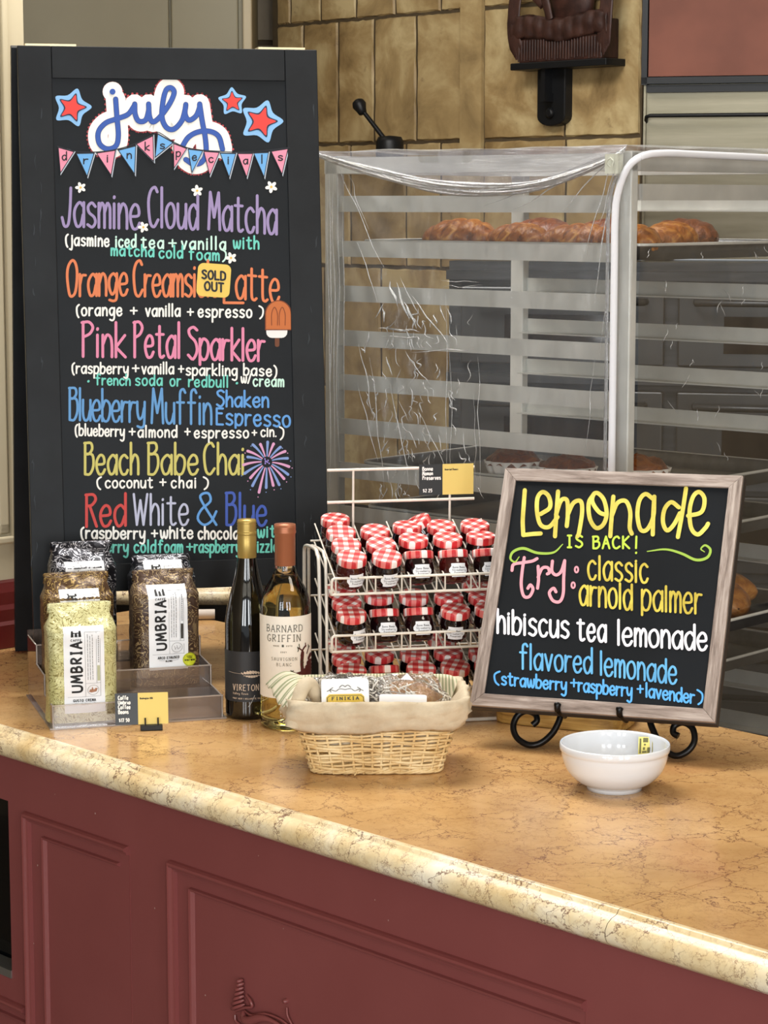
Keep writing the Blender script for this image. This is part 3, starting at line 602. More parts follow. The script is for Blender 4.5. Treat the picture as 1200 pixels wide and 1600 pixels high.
# ------------------------------------------------------------------ plastic cover
FILM = m_film('clear_plastic_film', .05, glint=.55, bs=.5); FILMR = m_film('dimmed_opening_film', .01, glint=.12, bs=.1, ns=25, tr_=.86); FILMT = m_film('gathered_plastic_film', .34, '8A8C96', 90, (.3, .3, 2.5), .25, .6, .5); FILMF = m_film('folded_plastic_film', .22, 'C9CCD0', 120, (3, 3, .2), .14, 1.6); ZIP = mat('zipper_tape', 'E4E6EC', .5)  # opening film tinted darker to put shade inside the rack
cv = thing('rack_cover', 'clear crinkled plastic zip cover draped over the baking rack', 'cover', RC, RRZ)
def ns(*p): return noise.noise(Vector(p))
YL = RL + .015
ztop = RH_ + .008
def sag(s_): # height of the swag along the side, s_ 0 near post .. 1 far
    return .063 * (math.sin(math.pi * s_ ** .8) ** 1.0) + .006 * (1 - s_)
def side_face(u, v):
    y = -.012 + (YL + .012) * u; z = ztop - .004 - v * 1.5
    fan = math.exp(-((1 - u) * 1.5 + v * 2.2)) * 0
    q = .004 * ns(u * 9, v * 7, 1) + .0025 * ns(u * 30, v * 9, 4)
    # creases that fan out from both upper corners
    for (cu, sg) in ((0.02, 1), (.98, -1)):
        du = (u - cu) * sg * YL; dv = v * 1.5 + .003
        an = math.atan2(du, dv); rad_ = math.hypot(du, dv); q += .0042 * math.sin(an * 26 + 2 * ns(an * 3, rad_ * 2, 7)) * math.exp(-rad_ * 2.6) * min(1, rad_ * 14)
    # crumpled fold left of the middle
    c = math.exp(-((u - .68 + .1 * (v - .3)) / .14) ** 2) * math.exp(-((v - .32) / .22) ** 2); q += .011 * c * ns(u * 26, v * 34, 2) + .006 * c * ns(u * 60, v * 40, 9)
    return (-.013 - .004 * (1 - abs(2 * u - 1)) - q, y, z)
MB().grid(side_face, 130, 170).build('side_film', FILM, cv)
def front_face(u, v):
    x = -.012 + (RWd + .024) * u; z = ztop - .012 - v * 1.5; q = .004 * ns(u * 8, v * 9, 21) + .006 * max(0, ns(u * 4, v * 5, 3)) * ns(u * 30, v * 30, 2)
    return (x, -.03 - q + .004 * abs(2 * u - 1), z)
MB().grid(front_face, 90, 130).build('front_film', FILMR, cv)
MB().grid(lambda u, v: (-.014 + (RWd + .028) * v, -.03 + (YL + .03) * u, ztop + .004 * ns(u * 6, v * 6, 5) - .012 * math.sin(math.pi * u) * math.sin(math.pi * v)), 40, 40).build('top_film', FILMT, cv)
# grey upper fold and gathered swag between the posts
def upper(u, v):
    y = -.006 + (YL + .006) * u; top = ztop + .001 - .004 * math.sin(math.pi * u); return (-.02 - .006 * v - .0015 * ns(u * 14, v * 5, 3), y, top - v * (sag(u) + .004))
MB().grid(upper, 70, 12).build('upper_fold', FILMT, cv)
def swag(k):
    def f(u, v):
        y = -.006 + (YL + .006) * u; a = v * 2 * math.pi; rr2 = .0012 + .0022 * abs(math.sin(u * 9 + k)) * math.sin(math.pi * u)
        off = (k - 2) * .0032 * (.35 + math.sin(math.pi * u)); return (-.026 - rr2 * math.cos(a) - .001 * (k % 2), y, ztop - sag(u) + off + rr2 * math.sin(a) + .002 * ns(u * 5, k, 0))
    return f
mb = MB()
for k in range(5): mb.grid(swag(k), 60, 7)
mb.build('gathered_swag', FILMF, cv)
# vertical fold lines and crumpled creases, whitened to stand for glints on the film
mb = MB(); RF = random.Random(11)
def crease(pts, r):
    q = smooth_path([Vector((-.02 - .003 * RF.random(), y, z)) for y, z in pts], 4); mb.tube(q, [max(.0002, r * math.sin(math.pi * (i + .3) / (len(q)))) for i in range(len(q))], 5)
def rs_(px, py): q = RMI @ onplane(px, py, RM @ Vector((-.02, 0, 0)), RM.to_3x3() @ Vector((1, 0, 0))); return q.y, q.z
for x0, y0, x1, y1, r in [(966, 240, 940, 350, .0012), (962, 242, 915, 400, .001), (958, 243, 880, 330, .001), (950, 246, 800, 330, .0012), (945, 244, 760, 320, .0009), (964, 250, 930, 470, .001), (970, 262, 955, 420, .0008), (940, 252, 840, 300, .001),
    (966, 300, 940, 560, .0007), (960, 470, 945, 560, .0007), (930, 560, 915, 700, .0006), (698, 460, 700, 760, .0007), (704, 540, 706, 760, .0006), (742, 620, 744, 760, .0006), (748, 560, 750, 770, .0008), (530, 262, 600, 420, .0009), (560, 380, 590, 470, .001), (545, 270, 575, 360, .0007),
    (515, 262, 518, 700, .0014), (521, 262, 524, 740, .001), (528, 270, 530, 720, .0009), (536, 300, 541, 640, .0007), (513, 300, 516, 760, .001), (608, 440, 622, 478, .0034), (620, 440, 640, 500, .0026), (634, 470, 650, 512, .003), (626, 436, 655, 492, .0012), (597, 478, 603, 505, .002), (590, 512, 655, 518, .0022), (600, 524, 660, 530, .0016),
    (690, 440, 750, 440, .0007), (692, 448, 752, 446, .0006), (600, 270, 640, 282, .0012), (660, 282, 700, 300, .001), (563, 540, 585, 650, .0012), (580, 560, 600, 760, .0009), (612, 600, 640, 760, .0012), (640, 560, 670, 600, .001), (655, 640, 700, 740, .0009), (640, 460, 705, 540, .0014), (560, 600, 590, 720, .001), (640, 550, 745, 545, .001)]:
    n_ = 5; pts = []
    for i in range(n_ + 1):
        t_ = i / n_; a, b = rs_(x0 + (x1 - x0) * t_ + RF.uniform(-2.5, 2.5), y0 + (y1 - y0) * t_ + RF.uniform(-2, 2)); pts.append((a, b))
    crease(pts, r * 1.0)
for i in range(120):   # small crumples
    px = RF.gauss(645, 42); py = RF.uniform(470, 770)
    if px < 560 or px > 745: continue
    a = RF.uniform(1.0, 2.1); L = RF.uniform(8, 34); q = []
    for k in range(4): q.append(rs_(px + math.cos(a) * L * k / 3 + RF.uniform(-4, 4), py + math.sin(a) * L * k / 3 + RF.uniform(-3, 3)))
    crease(q, RF.uniform(.0005, .0017))
for i in range(26):
    px = RF.uniform(1010, 1195); py = RF.uniform(380, 720); a = RF.uniform(.9, 2.2); L = RF.uniform(8, 26); q = []
    for k in range(4):
        h = RMI @ onplane(px + math.cos(a) * L * k / 3 + RF.uniform(-2, 2), py + math.sin(a) * L * k / 3, RM @ Vector((0, -.036, 0)), RM.to_3x3() @ Vector((0, 1, 0))); q.append(h)
    p_ = smooth_path(q, 4); mb.tube(p_, [max(.0002, .0008 * math.sin(math.pi * (j + .3) / len(p_))) for j in range(len(p_))], 5)
mb.build('crease_highlights', m_film('crease_highlight_film', .42, 'DADCDC', 60, (1, 1, 1), .1, 2.0), cv, label='sharp creases in the film with painted highlights', kind='stuff')
# zipper: down the near corner and along the top of the opening
zp_ = [(-.022, .008, z) for z in [.45 + .05 * i for i in range(25)]] + [(-.022, .004, 1.69), (-.02, -.012, 1.73), (-.004, -.03, 1.749), (.05, -.036, 1.7535)] + [(.05 + .06 * i, -.036, 1.7535 - .0006 * i) for i in range(1, 9)]
q = smooth_path(zp_, 3); mb = MB()
for off, rr3 in ((0, .0058),): mb.tube([(p.x, p.y + .006, p.z) for p in q], rr3, 8)
mb.build('zipper', ZIP, cv, label='white zipper tape')
mb = MB(); mb.tube([(p.x - .004, p.y + .016, p.z) for p in q if p.z < 1.73], .003, 6); mb.build('zipper_hem', FILMF, cv)
mb = MB(); mb.box(-.032, -.018, .003, .027, 1.722, 1.752); mb.tube([(-.034, .015, 1.732), (-.036, .020, 1.737), (-.036, .020, 1.742), (-.034, .015, 1.746), (-.033, .010, 1.741), (-.034, .012, 1.735)], .0014, 6); mb.build('corner_patch', m_film('patch', .6, 'D8DAC8', 80), cv)
# ------------------------------------------------------------------ large A-frame chalkboard
B0 = Vector((-.5463, 3.5008, .9172)); BRZ = math.radians(13.02); LAM = math.radians(5.603); BW = .4735; BH = 1.0077
BM, BMI = local(B0, BRZ); UP = Vector((0, math.sin(LAM), math.cos(LAM))); NF = Vector((0, -math.cos(LAM), math.sin(LAM)))
BMw = BM.to_3x3(); 
def bf(u, v, d=0): return Vector((u, 0, 0)) + UP * v + NF * d           # d > 0 towards the room
def bpx(px, py, d=0):
    p = BMI @ onplane(px, py, BM @ bf(0, 0, d), BMw @ NF); return p.x, p.dot(UP)
ab = thing('sandwich_board', 'tall black sandwich chalkboard headed july drink specials', 'chalkboard', B0, BRZ)
def pbox(mb, u0, u1, v0, v1, d0, d1, f=bf):
    vs = [f(u, v, d) for d in (d0, d1) for v in (v0, v1) for u in (u0, u1)]
    mb.add(vs, [(0, 2, 3, 1), (4, 5, 7, 6), (0, 1, 5, 4), (2, 6, 7, 3), (0, 4, 6, 2), (1, 3, 7, 5)]); return mb
ST = .052; vb = bpx(285, 920)[1]; vi = bpx(285, 877)[1]
for u0, u1 in ((0, ST), (BW - ST, BW)): pbox(MB(), u0, u1, 0, BH, -.02, 0).build('stile', BLK, ab, bevel=.0012)
pbox(MB(), ST + .0005, BW - ST - .0005, BH - .05, BH, -.02, -.0004).build('rail', BLK, ab, bevel=.001)
pbox(MB(), ST + .0005, BW - ST - .0005, vb, vi, -.02, -.0004).build('rail', BLK, ab, bevel=.001)
DP = -.003
pbox(MB(), ST - .003, BW - ST + .003, vi - .003, BH - .047, -.012, DP).build('slate_panel', SLATE, ab)
# back frame
foot = BMI @ onz(47, 1019); topb = bf(0, BH, -.02); ang = math.atan2(foot.y - topb.y, BH)
UB = (Vector((0, foot.y, 0)) - Vector((0, topb.y, topb.z))).normalized() * -1; NB = Vector((0, UB.z, -UB.y))
if NB.y < 0: NB = -NB
LB = (Vector((0, foot.y, 0)) - Vector((0, topb.y, topb.z))).length
def bb_(u, v, d=0): return Vector((u, foot.y, 0)) + UB * v + NB * d
UX = -.008
for u0, u1 in ((UX, ST), (BW - ST, BW)): pbox(MB(), u0, u1, 0, LB, -.0, .02, bb_).build('back_stile', BLK, ab, bevel=.001)
pbox(MB(), ST, BW - ST, .2, LB - .003, .004, .014, bb_).build('back_panel', SLATE, ab)
BR_ = mat('worn_brass', 'D8C8A0', .4, .6)
for a, b in ((30 / 1, 120), (405, 478)):
    (u0, _), (u1, _) = bpx(max(a, 40), 72), bpx(b, 78); m_ = MB(); m_.box(u0, u1, topb.y - .012, topb.y + .02, BH * math.cos(LAM) - .0, BH * math.cos(LAM) + .0035); m_.build('hinge', BR_, ab, label='worn bright hinge leaf')
WHITE = paint('white', 'F0EFEA'); LAV = paint('lavender', '9888B4'); MINT = paint('mint', '6CCDBE'); PMINT = paint('pale_mint', 'C9EEDF'); ORG = paint('orange', 'DC7C4E'); PINK = paint('pink', 'DE86A8'); SKY = paint('sky_blue', '5E97CE'); YEL = paint('soft_yellow', 'C9C069')
REDP = paint('red', 'C8403C'); LILW = paint('lilac_white', 'B9BCD4'); BLUEP = paint('mid_blue', '5E9BDC'); ROY = paint('royal_blue', '3A57B0'); JBL = paint('july_blue', '2F55A8'); BPINK = paint('bunting_pink', 'EA8FA8'); BBLU = paint('bunting_blue', '6AA9E0'); DOTR = paint('scallop_red', 'B04048'); SRED = paint('star_red', 'E0403A'); SBL = paint('star_blue', '86B8E6')
def bl(d): return lambda px, py: bf(*bpx(px, -py, DP + d), DP + d)    # layout space: x right, y up = -pixel row
PX = .001       # one photo pixel is close to a millimetre on this board
def board_text(words, layer=.0006, fn=None, par=None, px=PX):
    fn = fn or bl(layer)
    for w_ in words:
        txt, x0, y0, x1, y1, xh, asc, wd, m_ = w_[:9]; g = w_[9] if len(w_) > 9 else .22
        mb = MB(); s_ = (y0 - y1) / max(1, (x1 - x0))
        # ribbons are laid out in pixel units then carried onto the board
        write(mb, txt, x0, x1, xh, asc, wd, fn, slope=s_, y0=-y0, gap=g); mb.build('lettering', m_, par or ab)
L = board_text
L([('Jasmine', 97, 353, 218, 358, 38, 60, 4.4, LAV, .2), ('Cloud', 232, 354, 309, 358, 38, 62, 4.4, LAV, .2), ('Matcha', 326, 358, 432, 366, 38, 58, 4.4, LAV, .2)])
L([('(jasmine', 103, 383, 170, 385, 12, 18, 2.9, WHITE, .3), ('iced', 181, 386, 212, 386, 12, 20, 2.9, PMINT, .3), ('tea', 221, 387, 255, 388, 12, 17, 2.9, PMINT, .35), ('+', 264, 387, 275, 387, 13, 18, 2.6, PMINT), ('vanilla', 284, 389, 352, 390, 12, 20, 2.9, PMINT, .35), ('with', 365, 388, 404, 389, 12, 20, 2.9, MINT, .3)])
L([('matcha', 174, 399, 240, 401, 11, 18, 2.8, MINT, .3), ('cold', 249, 403, 285, 403, 11, 19, 2.8, MINT, .3), ('foam', 296, 405, 342, 407, 11, 19, 2.8, MINT, .3), (')', 347, 406, 353, 406, 11, 17, 2.6, PMINT)])
L([('Orange', 105, 463, 199, 461, 34, 56, 4.2, ORG, .18), ('Creamsicle', 209, 463, 342, 463, 34, 56, 4.2, ORG, .16), ('L', 350, 473, 380, 474, 36, 56, 4.2, ORG), ('atte', 369, 466, 436, 473, 36, 54, 4.2, ORG, .16)])
L([('(orange', 120, 493, 190, 493, 12, 18, 2.9, WHITE, .3), ('+', 204, 492, 214, 492, 12, 18, 2.6, WHITE), ('vanilla', 228, 494, 281, 494, 12, 19, 2.9, WHITE, .28), ('+', 293, 494, 302, 494, 12, 18, 2.6, WHITE), ('espresso', 310, 495, 393, 496, 12, 18, 2.9, WHITE, .3), (')', 405, 495, 411, 495, 12, 18, 2.6, WHITE)])
L([('Pink', 128, 557, 196, 558, 34, 54, 4.4, PINK, .2), ('Petal', 209, 558, 281, 559, 34, 55, 4.4, PINK, .2), ('Sparkler', 294, 561, 413, 564, 32, 50, 4.4, PINK, .18)])
L([('(raspberry', 113, 583, 200, 584, 11, 17, 2.7, WHITE, .25), ('+', 207, 582, 217, 582, 12, 17, 2.5, WHITE), ('vanilla', 222, 584, 271, 584, 11, 18, 2.7, WHITE, .25), ('+', 279, 583, 287, 583, 12, 17, 2.5, WHITE), ('sparkling', 291, 586, 370, 587, 11, 18, 2.7, WHITE, .25), ('base)', 381, 586, 432, 588, 11, 18, 2.7, WHITE, .3)])
L([('.', 138, 596, 140, 596, 12, 18, 3.6, MINT), ('french', 150, 601, 203, 602, 10, 17, 2.6, MINT, .25), ('soda', 212, 602, 253, 602, 11, 17, 2.6, MINT, .3), ('or', 266, 603, 282, 603, 11, 17, 2.6, MINT, .3), ('redbull', 295, 604, 356, 605, 11, 18, 2.6, MINT, .3), ('.', 370, 599, 372, 599, 12, 18, 3.6, MINT), ('w/', 377, 598, 392, 598, 9, 14, 2.6, WHITE), ('cream', 396, 603, 443, 604, 11, 17, 2.6, PMINT, .3)])
L([('Blueberry', 108, 656, 226, 660, 32, 50, 3.8, SKY, .14), ('Muffin', 237, 661, 330, 663, 32, 54, 3.8, SKY, .18), ('Shaken', 339, 635, 419, 636, 15, 25, 3.4, BLUEP, .22), ('Espresso', 338, 663, 453, 667, 17, 25, 3.4, BLUEP, .25)])
L([('(blueberry', 118, 680, 194, 682, 11, 18, 2.7, WHITE, .25), ('+', 202, 681, 211, 681, 12, 17, 2.5, WHITE), ('almond', 216, 683, 276, 683, 11, 18, 2.7, WHITE, .3), ('+', 289, 681, 297, 681, 12, 17, 2.5, WHITE), ('espresso', 304, 684, 388, 684, 11, 17, 2.7, WHITE, .3), ('+', 394, 681, 401, 681, 9, 14, 2.3, WHITE), ('cin.', 408, 682, 432, 682, 10, 15, 2.5, WHITE, .25), (')', 437, 684, 443, 684, 12, 18, 2.6, WHITE)])
L([('Beach', 132, 741, 216, 741, 30, 49, 4.0, YEL, .2), ('Babe', 231, 741, 309, 741, 30, 49, 4.0, YEL, .2), ('Chai', 319, 741, 381, 741, 30, 49, 4.0, YEL, .2)])
L([('(', 152, 762, 158, 762, 11, 18, 2.7, WHITE), ('coconut', 165, 762, 238, 762, 11, 17, 2.7, WHITE, .28), ('+', 250, 760, 259, 760, 12, 17, 2.5, WHITE), ('chai', 268, 762, 306, 762, 11, 18, 2.7, WHITE, .35), (')', 318, 762, 325, 762, 11, 18, 2.7, WHITE)])
L([('Red', 134, 823, 196, 821, 32, 50, 4.4, REDP, .2), ('White', 209, 820, 294, 820, 32, 48, 3.6, LILW, .2), ('&', 309, 820, 338, 820, 28, 50, 3.8, BLUEP), ('Blue', 353, 820, 416, 821, 30, 50, 4.2, ROY, .2)])
L([('(raspberry', 127, 841, 226, 842, 12, 18, 3, WHITE, .25), ('+', 237, 840, 246, 840, 12, 17, 2.7, WHITE), ('white', 251, 841, 301, 841, 12, 18, 3, WHITE, .25), ('chocolate', 310, 842, 392, 842, 12, 19, 3, WHITE, .28), ('with', 403, 840, 440, 838, 12, 19, 3, MINT, .3)])
L([('strawberry', 106, 863, 200, 863, 12, 18, 2.9, MINT, .25), ('cold', 210, 863, 243, 863, 12, 19, 2.9, MINT, .3), ('foam', 248, 863, 285, 863, 12, 19, 2.9, MINT, .3), ('+', 292, 861, 301, 861, 12, 17, 2.6, MINT), ('raspberry', 304, 863, 375, 863, 12, 19, 2.9, MINT, .25), ('drizzle!', 386, 863, 438, 862, 12, 19, 2.9, MINT, .3)])
# the px widths above are pixel widths: ribbon() works in layout units, so they come out right
# july, on its white cloud with a red scalloped edge
def jc(x, y): return (60 + x / 2.857, -(110 + y / 2.857))
jy = [[(345, 128), (350, 200), (357, 290), (345, 338), (305, 350), (272, 325), (268, 275), (300, 235), (350, 216), (400, 196), (428, 158)],
      [(430, 150), (432, 195), (448, 226), (478, 222), (492, 180), (492, 150)], [(492, 150), (496, 205), (512, 230), (545, 205), (585, 150), (606, 100), (592, 78), (570, 88), (556, 140), (552, 210), (572, 255), (605, 262), (640, 225), (655, 175), (658, 155)],
      [(658, 152), (655, 195), (672, 222), (702, 205), (718, 170), (720, 150)], [(720, 150), (732, 230), (745, 300), (748, 370), (728, 410), (692, 418), (658, 398)], [(640, 345), (668, 300), (712, 275), (765, 272), (805, 295), (822, 352)]]
def stack(paths, widths, mats, name, base=.0006, dots=None):
    for k, (wd, m_) in enumerate(zip(widths, mats)):
        mb = MB(); f = bl(base + .0005 * k)
        for p in paths: ribbon(mb, smooth_path([jc(*q) for q in p], 6), wd, f)
        for (x, y, r) in dots or []:
            c = jc(x, y); mb.add([f(c[0] + (r + wd / 2) * math.cos(a), c[1] + (r + wd / 2) * math.sin(a)) for a in [2 * math.pi * i / 20 for i in range(20)]], [tuple(range(20))])
        mb.build(name[k], m_, ab)
# scallops
mb = MB(); f = bl(.0004); allp = [jc(*q) for p in jy for q in p]
for p in jy:
    for q in smooth_path([jc(*a) for a in p], 3):
        for k in range(14):
            a = 2 * math.pi * k / 14; c = Vector((q.x + 16.4 * math.cos(a), q.y + 16.4 * math.sin(a)))
            mb.add([f(c.x + 1.9 * math.cos(b), c.y + 1.9 * math.sin(b)) for b in [2 * math.pi * i / 8 for i in range(8)]], [tuple(range(8))])
mb.build('scalloped_edge', DOTR, ab)
stack(jy, [31.5, 31.0, 8.4, 7.2], [DOTR, WHITE, paint('navy', '1C2F66'), JBL], ['scalloped_edge', 'white_cloud', 'lettering', 'lettering'], dots=[(331, 95, .0)])
mb = MB(); c = jc(331, 95); f = bl(.0026); mb.add([f(c[0] + 4.6 * math.cos(a), c[1] + 4.6 * math.sin(a)) for a in [2 * math.pi * i / 20 for i in range(20)]], [tuple(range(20))]); mb.build('lettering', JBL, ab)
def poly(pts, m_, d, name, outline=None):
    mb = MB(); f = bl(d); c = Vector((sum(p[0] for p in pts) / len(pts), sum(p[1] for p in pts) / len(pts)))
    n = len(pts); mb.add([f(*p) for p in pts] + [f(*c)], [(i, (i + 1) % n, n) for i in range(n)]); return mb.build(name, m_, ab)
def star(cx, cy, r, rot, nm='painted_star'):
    c = jc(cx, cy); r = r / 2.857
    def pts(k, inner, round_=False):
        o = [(c[0] + (k if i % 2 == 0 else k * inner) * math.sin(rot + math.pi * i / 5), c[1] + (k if i % 2 == 0 else k * inner) * math.cos(rot + math.pi * i / 5)) for i in range(10)]
        return [tuple(p) for p in smooth_path(o, 5, True)] if round_ else o
    poly(pts(r * 1.3, .66, True), SBL, .0006, nm); poly(pts(r * .98, .54, True), paint('dark_outline', '22304A') if 'dark_outline_paint' not in bpy.data.materials else bpy.data.materials['dark_outline_paint'], .001, 'star_outline'); poly(pts(r * .86, .5, True), SRED, .0014, 'star_centre')
star(150, 166, 68, .28); star(866, 140, 50, -.05); star(995, 228, 76, .3)
flags = [(88, 342, 160, 362, 98, 460, 0, 'd'), (168, 370, 250, 368, 218, 475, 1, 'r'), (258, 368, 345, 355, 325, 470, 0, 'i'), (355, 355, 435, 335, 430, 465, 1, 'n'), (435, 328, 512, 290, 515, 408, 0, 'k'), (532, 282, 603, 322, 520, 390, 1, 's'), (603, 325, 663, 348, 605, 438, 0, 'p'),
         (668, 350, 735, 358, 685, 458, 1, 'e'), (738, 360, 808, 365, 765, 470, 0, 'c'), (810, 368, 882, 370, 852, 478, 1, 'i'), (888, 370, 958, 370, 930, 478, 0, 'a'), (960, 368, 1028, 365, 1008, 478, 1, 'l'), (1038, 360, 1115, 348, 1088, 465, 0, 's')]
INKP = paint('line_ink', '1A1C26'); GRYP = paint('chalk_grey', 'B9C3D0')
for x0, y0, x1, y1, tx, ty, k, ch in flags:
    P_ = [jc(x0, y0), jc(x1, y1), jc(tx, ty)]; cc = Vector((sum(p[0] for p in P_) / 3, sum(p[1] for p in P_) / 3))
    def sc2(s_): return [tuple(cc + (Vector(p) - cc) * s_) for p in P_]
    poly([(p[0] + 1, p[1] - .6) for p in sc2(1.1)], GRYP, .0028, 'flag_edge'); poly(sc2(1.05), INKP, .0030, 'flag_outline'); poly(sc2(.9), BBLU if k else BPINK, .0032, 'painted_flag', )
    mb = MB(); tx0 = (x0 + x1) / 2 + (tx - (x0 + x1) / 2) * .3; c0 = jc(tx0, (y0 + y1) / 2 + 48); wq = 6.5 if ch not in 'il' else 1.0
    write(mb, ch, c0[0] - wq / 2, c0[0] + wq / 2, 7.6, 13, 2.0, bl(.0036), y0=c0[1]); mb.build('lettering', INKP, ab)
mb = MB(); ribbon(mb, smooth_path([jc(*p) for p in [(85, 338), (160, 360), (258, 364), (350, 352), (435, 325), (515, 284), (540, 278), (605, 320), (665, 345), (735, 356), (810, 361), (885, 365), (960, 362), (1035, 355), (1120, 344)]], 4), 1.3, bl(.0034)); mb.build('bunting_string', INKP, ab)
YC = paint('petal_yellow', 'E2B64A')
for fx, fy, r in [(126, 293, 8.5), (308, 298, 9), (424, 292, 9.5), (224, 355, 8.5), (361, 403, 9)]:
    mb = MB(); f = bl(.0012)
    for k in range(5):
        a = 2 * math.pi * k / 5 + .3 + fx; c = (fx + .55 * r * math.cos(a), -fy + .55 * r * math.sin(a))
        mb.add([f(c[0] + .48 * r * math.cos(b) * math.cos(a) - .3 * r * math.sin(b) * math.sin(a), c[1] + .48 * r * math.cos(b) * math.sin(a) + .3 * r * math.sin(b) * math.cos(a)) for b in [2 * math.pi * i / 12 for i in range(12)]], [tuple(range(12))])
    fo = mb.build('painted_flower', WHITE, ab); m2 = MB(); f2 = bl(.0016); m2.add([f2(fx + .2 * r * math.cos(b), -fy + .2 * r * math.sin(b)) for b in [2 * math.pi * i / 10 for i in range(10)]], [tuple(range(10))]); m2.build('flower_centre', YC, fo)
def rrect(x0, x1, y0, y1, r, n=5, rt=0):
    o = []
    for cx_, cy_, a0 in ((x1 - r, y0 + r, -90), (x1 - r, y1 - r, 0), (x0 + r, y1 - r, 90), (x0 + r, y0 + r, 180)):
        for k in range(n): a = math.radians(a0 + 90 * k / (n - 1)); o.append((cx_ + r * math.cos(a), cy_ + r * math.sin(a)))
    if rt:
        cx_, cy_ = (x0 + x1) / 2, (y0 + y1) / 2; o = [(cx_ + (x - cx_) * math.cos(rt) - (y - cy_) * math.sin(rt), cy_ + (x - cx_) * math.sin(rt) + (y - cy_) * math.cos(rt)) for x, y in o]
    return o
# popsicle
poly(rrect(429.5, 436.5, -542, -525, 3), paint('stick_brown', '6A3A20'), .0006, 'painted_stick')
poly(rrect(416, 449, -528, -500, 9), paint('icing_white', 'ECEAE8'), .0008, 'painted_icing')
def lolly(x0, x1, y0, y1, r): return [(x0, y0), (x1, y0)] + [((x0 + x1) / 2 + (x1 - x0) / 2 * math.cos(a), y1 - r + r * math.sin(a)) for a in [math.pi * i / 14 for i in range(15)]]
poly(lolly(414, 456, -516, -469, 22), paint('outline_brown', '7A3814'), .0010, 'painted_lolly'); poly(lolly(415.6, 454.4, -514.5, -470.5, 21), paint('lolly_orange', 'C06A34'), .0012, 'painted_lolly')
mb = MB()
for x in (429, 441): ribbon(mb, smooth_path([(x - 4.5, -508), (x - 4.5, -490), (x, -480), (x + 4.5, -490), (x + 4.5, -508)], 4), 1.2, bl(.0014))
mb.build('painted_lolly_line', bpy.data.materials['outline_brown_paint'], ab)
# sold out sticker
t = poly(rrect(308, 360, -464, -412, 9, 6, -.07), paint('sticker_yellow', 'E6C55E'), .0018, 'sold_out_sticker'); t['label'] = 'yellow SOLD OUT sticker'
L([('SOLD', 316, 435, 352, 438, 6.5, 13, 3.0, INKP, .28), ('OUT', 320, 453, 349, 456, 6.5, 13, 3.0, INKP, .28)], fn=bl(.0022))
# firework
FP = paint('firework_pink', 'D89CC4'); FB = paint('firework_blue', '7E98D0')
for col_, off in ((FP, 0), (FB, .28)):
    mb = MB()
    for k in range(10):
        a = 2 * math.pi * k / 10 + off; n_ = 5; r1 = R.uniform(31, 40); q = [(417 + r_ * math.cos(a), -722 + r_ * math.sin(a) - .006 * r_ * r_ + (3 if math.sin(a) > 0 else 0) * r_ / 30) for r_ in [9 + (r1 - 9) * i / n_ for i in range(n_ + 1)]]
        ribbon(mb, smooth_path(q, 2), 4.2, bl(.0006), wfn=lambda s_: .45 + .6 * s_); e = (417 + (r1 + 5) * math.cos(a), -722 + (r1 + 5) * math.sin(a) - .006 * (r1 + 5) ** 2)
        mb.add([bl(.0006)(e[0] + .9 * math.cos(b), e[1] + .9 * math.sin(b)) for b in [2 * math.pi * i / 8 for i in range(8)]], [tuple(range(8))])
    mb.build('painted_firework', col_, ab)
mb = MB()
for k in range(10):
    a = R.uniform(0, 6.28); r_ = R.uniform(0, 6); mb.add([bl(.0008)(417 + r_ * math.cos(a) + 1.2 * math.cos(b), -721 + r_ * math.sin(a) + 1.2 * math.sin(b)) for b in [2 * math.pi * i / 8 for i in range(8)]], [tuple(range(8))])
mb.build('painted_firework', paint('firework_violet', 'A08ADC'), ab)
# chalk smudges on the frame
mb = MB(); SM = mat('chalk_smudge', '34393E', .8)
for i in range(26):
    x = R.choice([52, 60, 478, 492]) + R.uniform(-8, 8); y = R.uniform(150, 900); q = [(x + R.uniform(-1.5, 1.5), -(y + k * R.uniform(3, 9))) for k in range(4)]
    ribbon(mb, smooth_path(q, 3), R.uniform(.6, 2.2), lambda px, py: bf(*bpx(px, -py, .0003), .0003), wfn=lambda s_: math.sin(math.pi * min(1, s_ + .05)) + .1)
mb.build('chalk_smudges', SM, ab, kind='stuff')
# ------------------------------------------------------------------ lemonade sign on its easel
TL_, TR_, BL_ = Vector((.1793, 3.3502, 1.2896)), Vector((.5119, 3.2256, 1.293)), Vector((.1222, 3.1891, .9673))
TL_, TR_, BL_ = [CAM + (p - CAM) * .991 for p in (TL_, TR_, BL_)]; XA = (TR_ - TL_).normalized(); YA = (TL_ - BL_); LH = YA.length; YA.normalize(); NA = XA.cross(YA).normalized(); YA = NA.cross(XA)
LW = .3518
if NA.y > 0: NA = -NA
lrz = math.atan2(XA.y, XA.x); LM, LMI = local((BL_.x, BL_.y, .915), lrz); L3 = LMI.to_3x3(); xa, ya, na = L3 @ XA, L3 @ YA, L3 @ NA; bl0 = LMI @ BL_
def lf(u, v, d=0): return bl0 + xa * u + ya * v + na * d
def lpx(px, py, d=0):
    q = onplane(px, py, BL_ + NA * d, NA) - BL_; return q.dot(XA), q.dot(YA)
ls = thing('lemonade_sign', 'square chalkboard sign in a weathered grey wooden frame reading lemonade is back', 'sign', (BL_.x, BL_.y, .915), lrz)
WG = m_wood('weathered_grey_wood', '6A5C54', '9A8C84', 'C0B4AC', (150, 8, 12)); WGH = m_wood('weathered_grey_wood_rail', '6A5C54', '9A8C84', 'C0B4AC', (10, 120, 120))
fw_ = .0185
